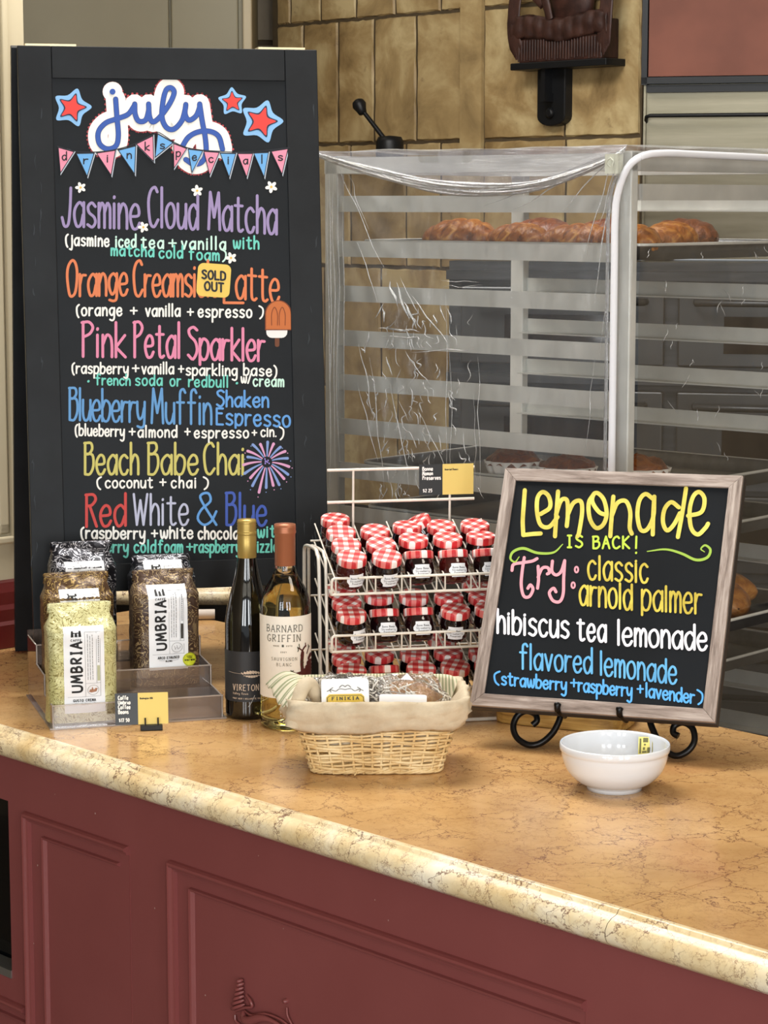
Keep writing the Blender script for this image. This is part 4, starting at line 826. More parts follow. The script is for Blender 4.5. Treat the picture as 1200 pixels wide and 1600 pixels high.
def mit(mb, u0, u1, v0, v1, side):
    o = {'b': [(u0, v0), (u1, v0), (u1 - fw_, v0 + fw_), (u0 + fw_, v0 + fw_)], 't': [(u0 + fw_, v1 - fw_), (u1 - fw_, v1 - fw_), (u1, v1), (u0, v1)], 'l': [(u0, v0), (u0 + fw_, v0 + fw_), (u0 + fw_, v1 - fw_), (u0, v1)], 'r': [(u1 - fw_, v0 + fw_), (u1, v0), (u1, v1), (u1 - fw_, v1 - fw_)]}[side]
    mb.prism(o, lambda u, v: lf(u, v, .0), lambda u, v: lf(u, v, -.022))
for sd in 'btlr': mb = MB(); mit(mb, 0, LW, 0, LH, sd); mb.build('frame_side', WG if sd in 'lr' else WGH, ls, bevel=.0008)
mb = MB(); mb.prism([(-.0012, -.0012), (LW + .0012, -.0012), (LW + .0012, LH + .0012), (-.0012, LH + .0012)], lambda u, v: lf(u, v, -.006), lambda u, v: lf(u, v, -.0225)); mb.build('dark_edge', mat('dark_edge', '3A332E', .7), ls)
mb = MB(); mb.prism([(fw_ - .002, fw_ - .002), (LW - fw_ + .002, fw_ - .002), (LW - fw_ + .002, LH - fw_ + .002), (fw_ - .002, LH - fw_ + .002)], lambda u, v: lf(u, v, -.004), lambda u, v: lf(u, v, -.014)); mb.build('slate_panel', SLATE, ls)
def lc(x, y): return (720 + x / 2.5, -(700 + y / 2.5))
def ll(d): return lambda px, py: lf(*lpx(px, -py, -.004 + d), -.004 + d)
YB = mat('lemon_paint', 'EBDD6A', .6, vcol='C6B94E', vscale=28); GRN = paint('lime_green', '9DC04A'); GRN2 = paint('bright_lime', 'C2DE4A'); PNK = paint('light_pink', 'EDA0AE'); MUS = mat('mustard_paint', 'E0CF55', .6, vcol='BDA93C', vscale=30); WHT = paint('bright_white', 'F2F0FA'); LBL = mat('light_blue_paint', '6CBCEC', .6, vcol='5AA4D8', vscale=25); BBL = paint('bright_blue', '5AAEF4')
def strokes(lst, wd, m_, d=.0006, k=6, wfn=None):
    mb = MB()
    for p in lst: ribbon(mb, smooth_path([lc(*q) for q in p], k), wd, ll(d), wfn=wfn)
    return mb.build('lettering', m_, ls)
strokes([[(250, 165), (246, 220), (242, 285), (244, 340)], [(244, 340), (280, 336), (312, 334)],
    [(312, 258), (348, 232), (344, 190), (320, 172), (300, 195), (298, 250), (312, 300), (345, 308), (378, 270)],
    [(380, 170), (374, 250), (368, 345)], [(372, 260), (392, 205), (415, 205), (418, 260), (414, 305)], [(418, 260), (440, 215), (468, 208), (474, 250), (462, 330), (456, 345)],
    [(520, 180), (500, 215), (504, 275), (528, 312), (556, 300), (570, 258), (560, 205), (538, 178), (520, 180), (514, 210), (540, 250), (570, 262)],
    [(596, 190), (590, 260), (584, 345)], [(590, 265), (612, 215), (645, 208), (662, 250), (660, 310), (668, 335)],
    [(752, 200), (722, 180), (698, 205), (690, 262), (702, 318), (728, 318), (752, 268), (756, 190)], [(756, 190), (752, 260), (750, 338)],
    [(852, 232), (822, 212), (796, 240), (790, 290), (806, 322), (832, 300), (856, 255)], [(880, 158), (866, 250), (848, 348)],
    [(888, 265), (940, 250), (952, 200), (932, 172), (908, 190), (894, 245), (900, 312), (926, 338), (956, 312), (966, 296)]], 6.6, YB)
board = lambda ws: board_text([(a, *[c for c in (lc(b[0], b[1])[0], -lc(b[0], b[1])[1], lc(b[2], b[3])[0], -lc(b[2], b[3])[1])], xh / 2.5, asc / 2.5, wd, m_, g) for a, b, xh, asc, wd, m_, g in ws], fn=ll(.0006), par=ls)
board([('IS', (418, 388, 474, 388), 25, 46, 3.2, GRN2, .4), ('BACK', (516, 392, 658, 392), 25, 46, 3.2, GRN2, .3), ('!', (682, 412, 690, 412), 35, 66, 3.2, GRN2, .3)])
for p in ([(398, 376), (362, 408), (300, 410), (245, 392), (205, 405), (194, 432), (212, 445), (228, 425)], [(728, 404), (800, 396), (862, 412), (918, 437), (962, 428), (975, 398), (955, 380), (938, 394), (952, 406)]):
    strokes([p], 4.0, GRN, wfn=lambda s_: .35 + .75 * math.sin(math.pi * min(1, max(.0, s_)) ** .8))
strokes([[(200, 478), (206, 455), (240, 448), (278, 442), (298, 432)], [(248, 428), (240, 480), (236, 535), (246, 578), (268, 580), (282, 552), (272, 535), (262, 548)],
    [(302, 462), (304, 510), (300, 548)], [(302, 505), (318, 470), (340, 468), (346, 486), (338, 492)], [(358, 442), (356, 480), (372, 496), (392, 482), (406, 440)], [(406, 440), (402, 510), (400, 570), (386, 600), (360, 596), (346, 566), (362, 548), (372, 562)]], 4.8, PNK)
mb = MB()
for cx_, cy_ in ((452, 475), (439, 536)):
    ribbon(mb, [(lc(cx_, cy_)[0] + 2.6 * math.cos(a), lc(cx_, cy_)[1] + 4.4 * math.sin(a)) for a in [2 * math.pi * i / 16 for i in range(16)]], 2.8, ll(.0006), closed=True)
mb.build('lettering', PNK, ls)
board([('classic', (498, 512, 730, 526), 72, 92, 3.8, MUS, .22), ('arnold', (465, 612, 668, 632), 76, 98, 3.8, MUS, .2), ('palmer', (708, 632, 940, 648), 78, 98, 3.8, MUS, .2),
    ('hibiscus', (144, 722, 420, 742), 64, 92, 4.2, WHT, .22), ('tea', (456, 750, 566, 757), 64, 86, 4.2, WHT, .25), ('lemonade', (614, 768, 960, 790), 66, 96, 4.2, WHT, .2),
    ('flavored', (232, 862, 512, 880), 62, 98, 3.6, LBL, .2), ('lemonade', (546, 886, 842, 922), 66, 92, 3.6, LBL, .2),
    ('(', (132, 918, 152, 918), 32, 48, 3.0, BBL, .2), ('strawberry', (160, 924, 412, 948), 32, 52, 3.2, BBL, .22), ('+', (430, 936, 454, 936), 34, 50, 2.8, BBL, .2), ('raspberry', (460, 950, 668, 972), 34, 54, 3.2, BBL, .2), ('+', (690, 960, 712, 960), 34, 50, 2.8, BBL, .2), ('lavender', (724, 972, 912, 998), 34, 54, 3.2, BBL, .2), (')', (924, 992, 944, 996), 34, 50, 3.0, BBL, .2)])
# iron easel: scrolls in a plane that leans like the sign
es = thing('iron_easel', 'black wrought iron scroll easel holding up the lemonade sign', 'easel', (BL_.x, BL_.y, .915), lrz)
FT = onz(835, 1167, .9195)
def ep(px, py, d=0): return LMI @ onplane(px, py, FT + NA * d, NA)
def scroll(pts, r, d=0):
    q = smooth_path([ep(*p, d) for p in pts], 6); return MB().tube(q, r, 10)
e1 = [(878, 1112), (872, 1130), (862, 1147), (845, 1161), (826, 1164), (808, 1153), (802, 1136), (808, 1119), (822, 1111), (836, 1116), (839, 1126), (832, 1133)]
scroll(e1, .0046).build('scroll_leg', IRON, es)
e2 = [(1012, 1115), (1020, 1140), (1035, 1168), (1055, 1181), (1074, 1174), (1085, 1158), (1082, 1138), (1068, 1129), (1054, 1134), (1052, 1145), (1060, 1150)]
scroll(e2, .0046).build('scroll_leg', IRON, es)
for px, py in ((881, 1117), (977, 1124)):
    a = ep(px, py, .0); b_ = a + na * .0; mb = MB(); p0 = a - na * .006; 
    mb.tube(smooth_path([p0, a + na * .006 + ya * -.001, a + na * .032 + ya * -.003, a + na * .038 + ya * .001, a + na * .038 + ya * .006], 4), [.0042] * 9 + [.0046] * 4 + [.005, .0055, .0055, .004], 8); mb.build('hook', IRON, es)
hk1, hk2 = ep(880, 1108), ep(976, 1115)
tp = ep(1000, 800, -.03); tp = lf(LW * .55, LH * .72, -.034)
MB().tube([ep(878, 1112), lf(LW * .42, LH * .1, -.03), tp], .0045, 8).build('upright', IRON, es); MB().tube([ep(1012, 1115), lf(LW * .7, LH * .1, -.03), tp], .0045, 8).build('upright', IRON, es)
bk_ = LMI @ onz(1026, 1150, .919); rear = Vector((bk_.x - .02, bk_.y + .10, .0045))
MB().tube([tp, rear], .0045, 8).build('rear_leg', IRON, es); MB().tube([hk1 - na * .004, hk2 - na * .004, ep(1014, 1118, -.004)], .004, 8).build('crossbar', IRON, es)
# ------------------------------------------------------------------ coffee display
D0 = Vector((-.485, 3.258, .9152)); DRZ = math.radians(17); DM, DMI = local(D0, DRZ)
AC = m_acrylic(); ACE = m_acrylic('acrylic_edge', .5, 'D8C8BC')
dp = thing('acrylic_riser', 'clear acrylic three step riser holding the coffee bags', 'display', D0, DRZ)
DWd, SD, SH, LIP = .256, .076, .031, .034; D_ = 3 * SD + .012; T = .003
for k in range(3):
    y0 = k * SD; z0 = k * SH
    MB().box(T, DWd - T, y0 + T, y0 + SD, z0 + .001, z0 + .004).build('shelf', AC, dp, bevel=.0005)
    MB().box(T, DWd - T, y0, y0 + T, max(0, z0 - SH + .004), z0 + LIP).build('front_lip', AC, dp, bevel=.0005)
    MB().box(0, DWd, y0 - .0004, y0 + T + .0004, z0 + LIP, z0 + LIP + .0014).build('lip_edge', ACE, dp)
MB().box(0, DWd, D_ - T, D_, 0, 3 * SH + .012).build('back', AC, dp)
for x in (0, DWd - T):
    sp_ = [(0, 0), (0, LIP), (SD, LIP + .002), (SD, SH + LIP), (2 * SD, SH + LIP + .002), (2 * SD, 2 * SH + LIP), (D_, 2 * SH + LIP), (D_, 0)]
    mb = MB(); mb.prism(sp_, lambda u, v: (x, u, v), lambda u, v: (x + T, u, v)); mb.build('side', AC, dp)
    mb = MB(); mb.tube([(x + T / 2, u, v) for u, v in sp_[:7]], .0012, 5); mb.build('side_edge', ACE, dp)
MB().box(-.004, DWd + .004, -.005, D_, -.0, .0022).build('base_plate', ACE, dp)
# coffee bags
F_DK = m_foil('black_silver_foil', '16171C', 'A9A8AE', '26262E', 30, .5, .3); F_BR = m_foil('brown_gold_foil', '34241A', 'A88C54', '5C4228', 34, .25, .36); F_B2 = m_foil('brown_bronze_foil', '38261F', 'A08A64', '5C4838', 32, .25, .38); F_YG = m_foil('pale_green_foil', 'C4C084', '857B44', 'D8D4A4', 36, .12, .34)
DKO = mat('dark_olive_print', '34302A', .6); BUFF = mat('emblem_tan', 'A87A60', .6); YGR = mat('yellow_green_sticker', 'D6DC30', .5)
def coffee_bag(label, x, y, z, foil, name2, seed, H=.165, W=.104, D=.062, emblem=0, sticker=False, ldz=0, mirror=False, rz=0):
    t = thing('coffee_bag', label, 'coffee bag', DM @ Vector((x, y, z)), DRZ + rz, None); rs = seed * 13.7
    def sec(v):   # half width, half depth, lean at height v 0..1
        if v < .80: w_ = 1 - .03 * math.sin(math.pi * v / .8) + .0; d_ = 1 + .05 * math.sin(math.pi * v / .8)
        else: k = (v - .80) / .2; w_ = 1 - .13 * min(1, k * 1.9); d_ = 1 - .80 * k ** .8
        return W / 2 * w_, D / 2 * max(.12, d_)
    def pt(a, v):
        hw, hd = sec(v); n_ = 4.6 - 1.6 * max(0, (v - .7) / .3); c, s_ = math.cos(a), math.sin(a)
        r_ = (abs(c) ** n_ + abs(s_) ** n_) ** (-1 / n_); px_, py_ = hw * r_ * c, hd * r_ * s_
        q = noise.noise(Vector((px_ * 40 + rs, py_ * 40, v * 7))) * .0026 + noise.noise(Vector((px_ * 90 + rs, py_ * 60, v * 16))) * .001 * (1 + 3 * (v > .74))
        px_ *= 1 + q * 9; py_ = py_ * 1 + (q if s_ < .2 else 0) * (1 - .5 * (v < .06)) + .010 * max(0, v - .8) / .2
        return Vector((px_, py_, H * v + .0012))
    mb = MB(); mb.grid(lambda u, v: pt(u * 2 * math.pi, v), 64, 46, closeu=True); mb.add([pt(i / 64 * 2 * math.pi, 0) for i in range(64)], [tuple(reversed(range(64)))]); mb.add([pt(i / 64 * 2 * math.pi, 1) for i in range(64)], [tuple(range(64))])
    b_ = mb.build('pouch', foil, t)
    hw, hd = sec(1.0)
    mb = MB(); mb.grid(lambda u, v: Vector(((u - .5) * 2 * hw * 1.04, .006 + .006 - .016 * math.sin(v * math.pi) * .5 + .0012 * math.sin(u * 22 + seed), H - .002 + .004 * math.sin(v * math.pi) - (.012 * v if v > .5 else 0) + .0018 * noise.noise(Vector((u * 6 + rs, 0, 0))))), 26, 6); mb.build('folded_top', foil, t, solid=.0012)
    def fr(u, zz, d=0):   # point on the front at x=u, height zz
        v = max(0, min(1, (zz - .0012) / H)); hw, hd = sec(v); n_ = 4.6 - 1.6 * max(0, (v - .7) / .3); k = min(.999, abs(u) / hw)
        a = math.atan2(-((1 - k ** n_) ** (1 / n_)) * hd / hd, (u / hw)); a = math.atan2(-(1 - k ** n_) ** (1 / n_), u / hw); p = pt(a, v); return Vector((u, p.y - .0006 - d, zz))
    s_ = -1 if mirror else 1
    lx0, lx1, lz0, lz1 = -.030, .030, .012 + ldz, .140 + ldz
    mb = MB(); mb.grid(lambda u, v: fr(lx0 + (lx1 - lx0) * u, lz0 + (lz1 - lz0) * v, .0001), 14, 26); lb = mb.build('paper_label', PAPER, t, label='white paper label'); 
    def m_(u, v): return fr(u * 1.25, lz0 + (v - lz0) * 1.09, .0005)
    def vert(u, v): return fr(-v, u, .0005)      # text running up the bag
    mb = MB()
    write(mb, 'UMBRIA', lz0 + .029, lz0 + .097, .006, .0125, .0028, lambda a, b: fr((-.0035 - b) * 1.2, lz0 + (a - lz0) * 1.09, .0005), gap=.32, caps=False)
    # tower mark
    for dx, hh in ((0, .008), (.0045, .0055), (.009, .008)):
        mb.add([m_(-.0155 + dx + a, lz0 + .104 + b) for a, b in ((0, 0), (.0035, 0), (.0028, hh), (.0007, hh))], [(0, 1, 2, 3)])
    mb.add([m_(-.0155 + a, lz0 + .1085 + b) for a, b in ((.002, 0), (.0105, 0), (.0105, .0015), (.002, .0015))], [(0, 1, 2, 3)])
    write(mb, 'CAFFE', -.0155, -.0035, .0012, .0026, .0006, lambda a, b: m_(a, lz0 + .0985 + b), gap=.4, caps=False)
    write(mb, name2, -.0135, .0125, .0016, .0032, .0007, lambda a, b: m_(a, lz0 + .0155 + b), gap=.35, caps=False)
    write(mb, 'BLEND', -.004, .004, .001, .002, .0005, lambda a, b: m_(a, lz0 + .0112 + b), gap=.35, caps=False)
    mb.build('lettering', INK, t)
    mb = MB()
    for p in ([(.001, lz0 + .022), (.001, lz0 + .110), (.019, lz0 + .110), (.019, lz0 + .022)], [(-.020, lz0 + .022), (.019, lz0 + .022)], [(.001, lz0 + .040), (.019, lz0 + .040)], [(.0145, lz0 + .040), (.0145, lz0 + .110)], [(-.012, lz0 + .0135), (-.005, lz0 + .0125)], [(.005, lz0 + .0125), (.012, lz0 + .0135)]): 
        ribbon(mb, [q for a, b in zip(p, p[1:]) for q in [tuple(Vector(a).lerp(Vector(b), i / 8)) for i in range(9)]], .00035, m_, False)
    for k, xx in enumerate((.004, .0068, .0096)):
        rr5 = random.Random(seed * 5 + k); z_ = lz0 + .045
        while z_ < lz0 + .104: ln_ = rr5.uniform(.002, .006); ribbon(mb, [(xx, z_), (xx, z_ + ln_)], .0006, m_, False); z_ += ln_ + .0009
    z_ = lz0 + .068
    while z_ < lz0 + .104: ribbon(mb, [(.0168, z_), (.0168, z_ + .002)], .0009, m_, False); z_ += .0029
    ribbon(mb, [(.010 + .0066 * math.cos(a), lz0 + .031 + .0066 * math.sin(a)) for a in [2 * math.pi * i / 24 for i in range(24)]], .0004, m_, False, True)
    mb.build('label_print', GREYINK, t)
    mb = MB(); ribbon(mb, [(.0168, lz0 + .043 + .001 * i) for i in range(22)], .0032, m_, False); mb.build('roast_strip', DKO if not emblem else mat('olive_tint', 'B9BC9A', .6), t)
    mb = MB()
    if emblem: mb.add([m_(.010 + a, lz0 + .031 + b) for a, b in ((-.005, -.0028), (-.002, -.004), (.004, -.003), (.0055, .0015), (.003, .002), (.001, -.0005), (-.001, .004), (-.002, 0), (-.0035, .0008))], [tuple(range(9))])
    else: 
        for p in ([(-.003, .002), (-.002, -.003), (-.0005, 0)], [(0, .003), (.0015, -.003)], [(.0015, -.002), (.004, -.001), (.0045, .002)]): ribbon(mb, [(.010 + a, lz0 + .031 + b) for a, b in p], .0005, m_, False)
    mb.build('emblem', BUFF if emblem else GREYINK, t)
    if sticker:
        mb = MB(); c = (.032, lz0 + .014); mb.add([fr(c[0] + .0105 * math.cos(a), c[1] + .0105 * math.sin(a), .0012) for a in [2 * math.pi * i / 28 for i in range(28)]] + [fr(c[0], c[1], .0014)], [(i, (i + 1) % 28, 28) for i in range(28)]); st = mb.build('round_sticker', YGR, t, label='round yellow green sticker')
        mb = MB(); f3 = lambda a, b: fr(c[0] + a, c[1] + b, .0017); ribbon(mb, [(.0095 * math.cos(a), .0095 * math.sin(a)) for a in [2 * math.pi * i / 28 for i in range(28)]], .0003, f3, False, True)
        write(mb, 'DIRECT', -.0045, .0045, .0007, .0015, .0004, lambda a, b: f3(a, .0045 + b), gap=.35, caps=False); write(mb, 'TRADE', -.0035, .0035, .0007, .0015, .0004, lambda a, b: f3(a, .0022 + b), gap=.35, caps=False)
        write(mb, 'WHOLE BEAN', -.0075, .0075, .0011, .0022, .0006, lambda a, b: f3(a, -.0018 + b), gap=.3, caps=False); mb.box(0, 0, 0, 0, 0, 0); mb.build('sticker_print', INK, st)
    return t
def dloc(px, py, yy):  # display-local x of a pixel on the plane y = yy
    return (DMI @ onplane(px, py, DM @ Vector((0, yy, 0)), DM.to_3x3() @ Vector((0, 1, 0)))).x
coffee_bag('pale yellow green foil coffee bag on the lowest step of the riser', dloc(127, 1050, .035), .039, .0045, F_YG, 'GUSTO CREMA', 1, .172, .104, emblem=1, ldz=.004)
coffee_bag('brown and gold foil coffee bag behind the pale green one', dloc(121, 960, .112), .115, .0045 + SH, F_BR, 'GUSTO CREMA', 2, .174, .108, ldz=.014)
coffee_bag('black and silver coffee bag at the back of the left row, its top crumpled', dloc(128, 900, .19), .191, .0045 + 2 * SH, F_DK, 'BIZZARRI', 3, .178, .104, ldz=.013)
coffee_bag('brown bronze coffee bag with a round yellow sticker on the middle step', dloc(257, 980, .112), .115, .0045 + SH, F_B2, 'ARCO ETRUSCO', 4, .172, .104, sticker=True, ldz=.014)
coffee_bag('black foil coffee bag behind the bag with the yellow sticker', dloc(253, 920, .19), .191, .0045 + 2 * SH, F_DK, 'MEZZANOTTE', 5, .152, .102, ldz=.007)
# price card in a clip
def card(name, label, loc, rz, w_, h_, lean, lines, price, small, split=.43, tape=False):
    t = thing(name, label, 'price card', loc, rz)
    u_ = Vector((0, math.sin(lean), math.cos(lean))); n_ = Vector((0, -math.cos(lean), math.sin(lean)))
    def q(a, b, d=0): return Vector((a, 0, 0)) + u_ * b + n_ * d
    def bx(a0, a1, m_, nm, d0=-.0006, d1=0):
        mb = MB(); mb.prism([(a0, 0), (a1, 0), (a1, h_), (a0, h_)], lambda u, v: q(u, v, d1), lambda u, v: q(u, v, d0)); return mb.build(nm, m_, t)
    bx(0, w_ * split, BLKCARD, 'black_half'); bx(w_ * split, w_, YELCARD, 'yellow_half')
    mb = MB(); yy = h_ * .80
    for ln_ in lines: write(mb, ln_, w_ * .06, w_ * .06 + min(w_ * .33, len(ln_) * w_ * .037), h_ * .075, h_ * .115, h_ * .03, lambda a, b: q(a, yy + b, .0003), gap=.3, caps=False); yy -= h_ * .148
    write(mb, price, w_ * .07, w_ * .07 + len(price) * w_ * .032, h_ * .05, h_ * .1, h_ * .025, lambda a, b: q(a, h_ * .1 + b, .0003), gap=.35, caps=False); mb.build('lettering', WINK, t)
    mb = MB(); write(mb, small, w_ * .47, w_ * .47 + w_ * .24, h_ * .028, h_ * .05, h_ * .014, lambda a, b: q(a, h_ * .8 + b, .0003), gap=.3, caps=False); mb.build('small_print', INK, t)
    return t, q
cl = onz(226, 1141, .9152); ca = onz(187, 1136); CRD = math.radians(8)
ck = thing('card_stand', 'small black card stand beside the acrylic riser', 'card stand', cl, CRD)
MB().box(-.006, .026, -.005, .012, 0, .008).build('base', BLACKM, ck, bevel=.001)
for x in (.001, .0195): MB().tube([(x, -.0035, .006), (x, -.0028, .019)], .0012, 6).build('prong', BLACKM, ck)
t, q = card('price_card', 'coffee price card, half black and half yellow, in the black stand', cl + Vector((-.042, -.004, .0085)), CRD, .077, .046, math.radians(9), ['Caffe', 'Umbria', 'Coffee', 'Beans'], '$17.50', 'Washington USA')
# ------------------------------------------------------------------ wine bottles
def bottle_frame(px, py_front, rad): p = onz(px, py_front); d = Vector((p.x, p.y, 0)).normalized(); return Vector((p.x + d.x * rad, p.y + d.y * rad, .915)), math.atan2(p.x, p.y) * -1
GLD = mat('dark_wine_glass', '060606', .04, spec=.6, coat=.6); GOLD = mat('gold_capsule', 'B59A55', .38, .55); COPC = mat('copper_capsule', 'A86A4C', .42, .5)
def prof_smooth(p, k=4): return [(max(.0001, a.x), a.y) for a in smooth_path(p, k)]
def cyl_label(r, a0, a1, z0, z1, m_, name, parent, label=None, n=40):
    mb = MB(); mb.grid(lambda u, v: (r * math.sin(a0 + (a1 - a0) * u), -r * math.cos(a0 + (a1 - a0) * u), z0 + (z1 - z0) * v), n, 2); return mb.build(name, m_, parent, label=label)
pb, rzb = bottle_frame(388, 1126, .0345)
b1 = thing('wine_bottle', 'dark red wine bottle with a gold capsule and charcoal label', 'wine bottle', pb, rzb)
RB = .0340
MB().lathe([(.001, .006), (.024, .003), (RB - .004, .0), (RB - .001, .002), (RB, .007)] + prof_smooth([(RB, .012), (RB, .07), (RB, .125), (RB * .97, .15), (RB * .80, .18), (RB * .58, .21), (.0146, .238), (.0138, .25), (.0135, .294)]) + [(.001, .295)], 48).build('glass', GLD, b1)
MB().lathe([(.0138, .238), (.0142, .2385), (.0142, .2735), (.0138, .2742), (.0146, .2756), (.0146, .2795), (.0138, .280), (.0146, .2818), (.0138, .2838), (.0146, .2858), (.0138, .2878), (.0146, .2898), (.0138, .2915), (.0145, .293), (.0134, .2975), (.0001, .2985)], 36).build('capsule', GOLD, b1, label='gold screw capsule')
CHAR = mat('charcoal_label', '2C2D30', .5)
cyl_label(RB + .0004, -1.75, 1.75, .028, .104, CHAR, 'label_panel', b1, 'charcoal label')
def cyl(r): return lambda u, v: Vector((r * math.sin(u / r), -r * math.cos(u / r), v))
c1 = cyl(RB + .0008); off = -.014
TAN = mat('warm_print', 'D8C2AC', .5)
mb = MB(); write(mb, 'VIRETON', -.024, .016, .0045, .0088, .0011, lambda a, b: c1(a, .0455 + b), gap=.3, caps=False)
write(mb, 'Valley Rows', -.024, .0, .0018, .003, .0004, lambda a, b: c1(a, .0395 + b), gap=.3); write(mb, 'PINOT NOIR | WILLAMETTE VALLEY', -.024, .022, .001, .002, .0004, lambda a, b: c1(a, .0325 + b), gap=.35, caps=False)
mb.build('lettering', TAN, b1)
mb = MB(); ribbon(mb, [(-.033 + i * .002, .0725 - .0018 * math.sin(i / 16 * 1.6)) for i in range(20)], .00035, c1, False)

for i in range(7): ribbon(mb, [(-.009 + i * .004, .0708 + .0), (-.009 + i * .0042 + .001, .0712 + .0042 * math.sin((i + .4) / 7.2 * math.pi))], .0040, c1, False); ribbon(mb, [(-.005 + i * .0036, .0684), (-.005 + i * .0036, .0682 - .0034 * math.sin((i + .4) / 7.2 * math.pi))], .0034, c1, False)
mb.build('hill_drawing', TAN, b1)
mb = MB(); ribbon(mb, smooth_path([(-.0, .021), (.004, .026), (.008, .034), (.010, .038)], 4), .0004, c1); mb.build('signature', WINK, b1)
# white wine
pw, rzw = bottle_frame(447, 1142, .0375); RW2 = .0372
b2 = thing('wine_bottle', 'clear bottle of pale white wine with a copper capsule and cream label', 'wine bottle', pw, rzw)
GLS = mat('clear_bottle_glass', 'F4F6EC', .0, trans=1, ior=1.5); WINE = bpy.data.materials.new('white_wine'); WINE.use_nodes = True; tt = NT(WINE); tt.b.inputs['Base Color'].default_value = lin('DCD090'); tt.b.inputs['Transmission Weight'].default_value = 1; tt.b.inputs['Roughness'].default_value = .02; tt.b.inputs['IOR'].default_value = 1.1
op_ = [(.0001, .0), (.026, .0), (RW2 - .003, .001), (RW2, .006)] + prof_smooth([(RW2, .012), (RW2, .09), (RW2, .168), (RW2 * .965, .186), (RW2 * .84, .202), (RW2 * .62, .2165), (.0168, .229), (.0148, .242), (.0142, .26), (.0142, .296)])
MB().lathe(op_ + [(.0001, .2965)], 56).build('glass', GLS, b2)
MB().lathe([(.0001, .014), (.012, .009), (.026, .003)] + [(max(.0001, r - .0022), z) for r, z in op_ if .005 < z < .222] + [(.0001, .2225)], 48).build('wine', WINE, b2)
MB().lathe([(.0149, .239), (.0152, .2395), (.0152, .285), (.0162, .2865), (.0163, .2895), (.0157, .2905), (.0160, .2935), (.0156, .2995), (.0001, .3005)], 36).build('capsule', COPC, b2, label='copper foil capsule')
CRL = mat('cream_label', 'F0E9DC', .55); rl = RW2 + .0005
cyl_label(rl, -1.55, 1.5, .048, .169, CRL, 'label_panel', b2, 'cream paper label'); c2 = cyl(rl + .0005)
INKG = mat('olive_black_ink', '4A4A40', .6); mb = MB()
write(mb, 'BARNARD', -.030, .026, .0045, .0098, .0009, lambda a, b: c2(a, .1465 + b), gap=.3, caps=False, serif=.0011)
write(mb, 'GRIFFIN', -.028, .022, .0045, .0098, .0009, lambda a, b: c2(a, .1325 + b), gap=.3, caps=False, serif=.0011)
write(mb, 'SAUVIGNON', -.021, .016, .0023, .0046, .00042, lambda a, b: c2(a, .1045 + b), gap=.5, caps=False, serif=.0004)
write(mb, 'BLANC', -.013, .008, .0023, .0046, .00042, lambda a, b: c2(a, .0965 + b), gap=.5, caps=False, serif=.0004)
write(mb, 'MADE', -.017, -.009, .0008, .0017, .0004, lambda a, b: c2(a, .1255 + b), gap=.4, caps=False); write(mb, 'ESTD', .001, .009, .0008, .0017, .0004, lambda a, b: c2(a, .1255 + b), gap=.4, caps=False)
mb.add([c2(-.0055 + a, .1243 + b) for a, b in ((0, 0), (.003, 0), (.003, .0036), (0, .0036))], [(0, 1, 2, 3)]); write(mb, '2021', -.007, .001, .0008, .0017, .0004, lambda a, b: c2(a, .1165 + b), gap=.4, caps=False)
mb.build('lettering', INKG, b2)
# creature drawing at the label's right side: dark red trunk, branch arms, foliage
mb = MB(); GC = lambda x, y: (.0 + x, y)
for p, w_ in (([(.0265, .0815), (.0262, .09), (.0255, .1), (.0262, .108), (.0268, .114)], .0062), ([(.024, .0815), (.032, .080), (.040, .079), (.05, .0785)], .006), ([(.022, .084), (.03, .083), (.040, .083), (.05, .083)], .006), ([(.030, .0875), (.038, .088), (.05, .088)], .006), ([(.0345, .092), (.040, .093), (.05, .093)], .006), ([(.038, .0975), (.044, .099), (.05, .099)], .006), ([(.041, .104), (.046, .108), (.05, .108)], .006)): ribbon(mb, smooth_path(p, 4), w_, c2)
for p, w_ in (([(.0105, .0868), (.015, .0845), (.021, .0852), (.026, .083)], .0026), ([(.024, .110), (.026, .1165), (.030, .1215), (.0335, .1235)], .0028), ([(.026, .1175), (.022, .1205), (.0195, .122)], .002), ([(.0115, .086), (.0085, .0885)], .0015), ([(.0115, .086), (.0095, .0830)], .0015), ([(.033, .1235), (.0325, .1275)], .0018), ([(.036, .112), (.040, .119), (.0425, .121)], .002)): ribbon(mb, smooth_path(p, 4), w_, c2)
mb.build('creature_drawing', mat('oxblood_ink', '50201C', .6), b2)
mb = MB(); c3 = cyl(rl + .0008)
for p in ([(.0075, .0895), (.009, .0875), (.011, .0892)], [(.0065, .0858), (.009, .0866)], [(.0105, .0815), (.0115, .0845)], [(.018, .1235), (.0195, .1195), (.0185, .117)], [(.0205, .1275), (.0215, .1225)], [(.0395, .1245), (.041, .1205), (.043, .1225)], [(.024, .1), (.0275, .104)], [(.0285, .1), (.0265, .094)]): ribbon(mb, smooth_path(p, 3), .0013, c3)
mb.build('leaf_drawing', mat('leaf_olive_ink', '3C4028', .6), b2)
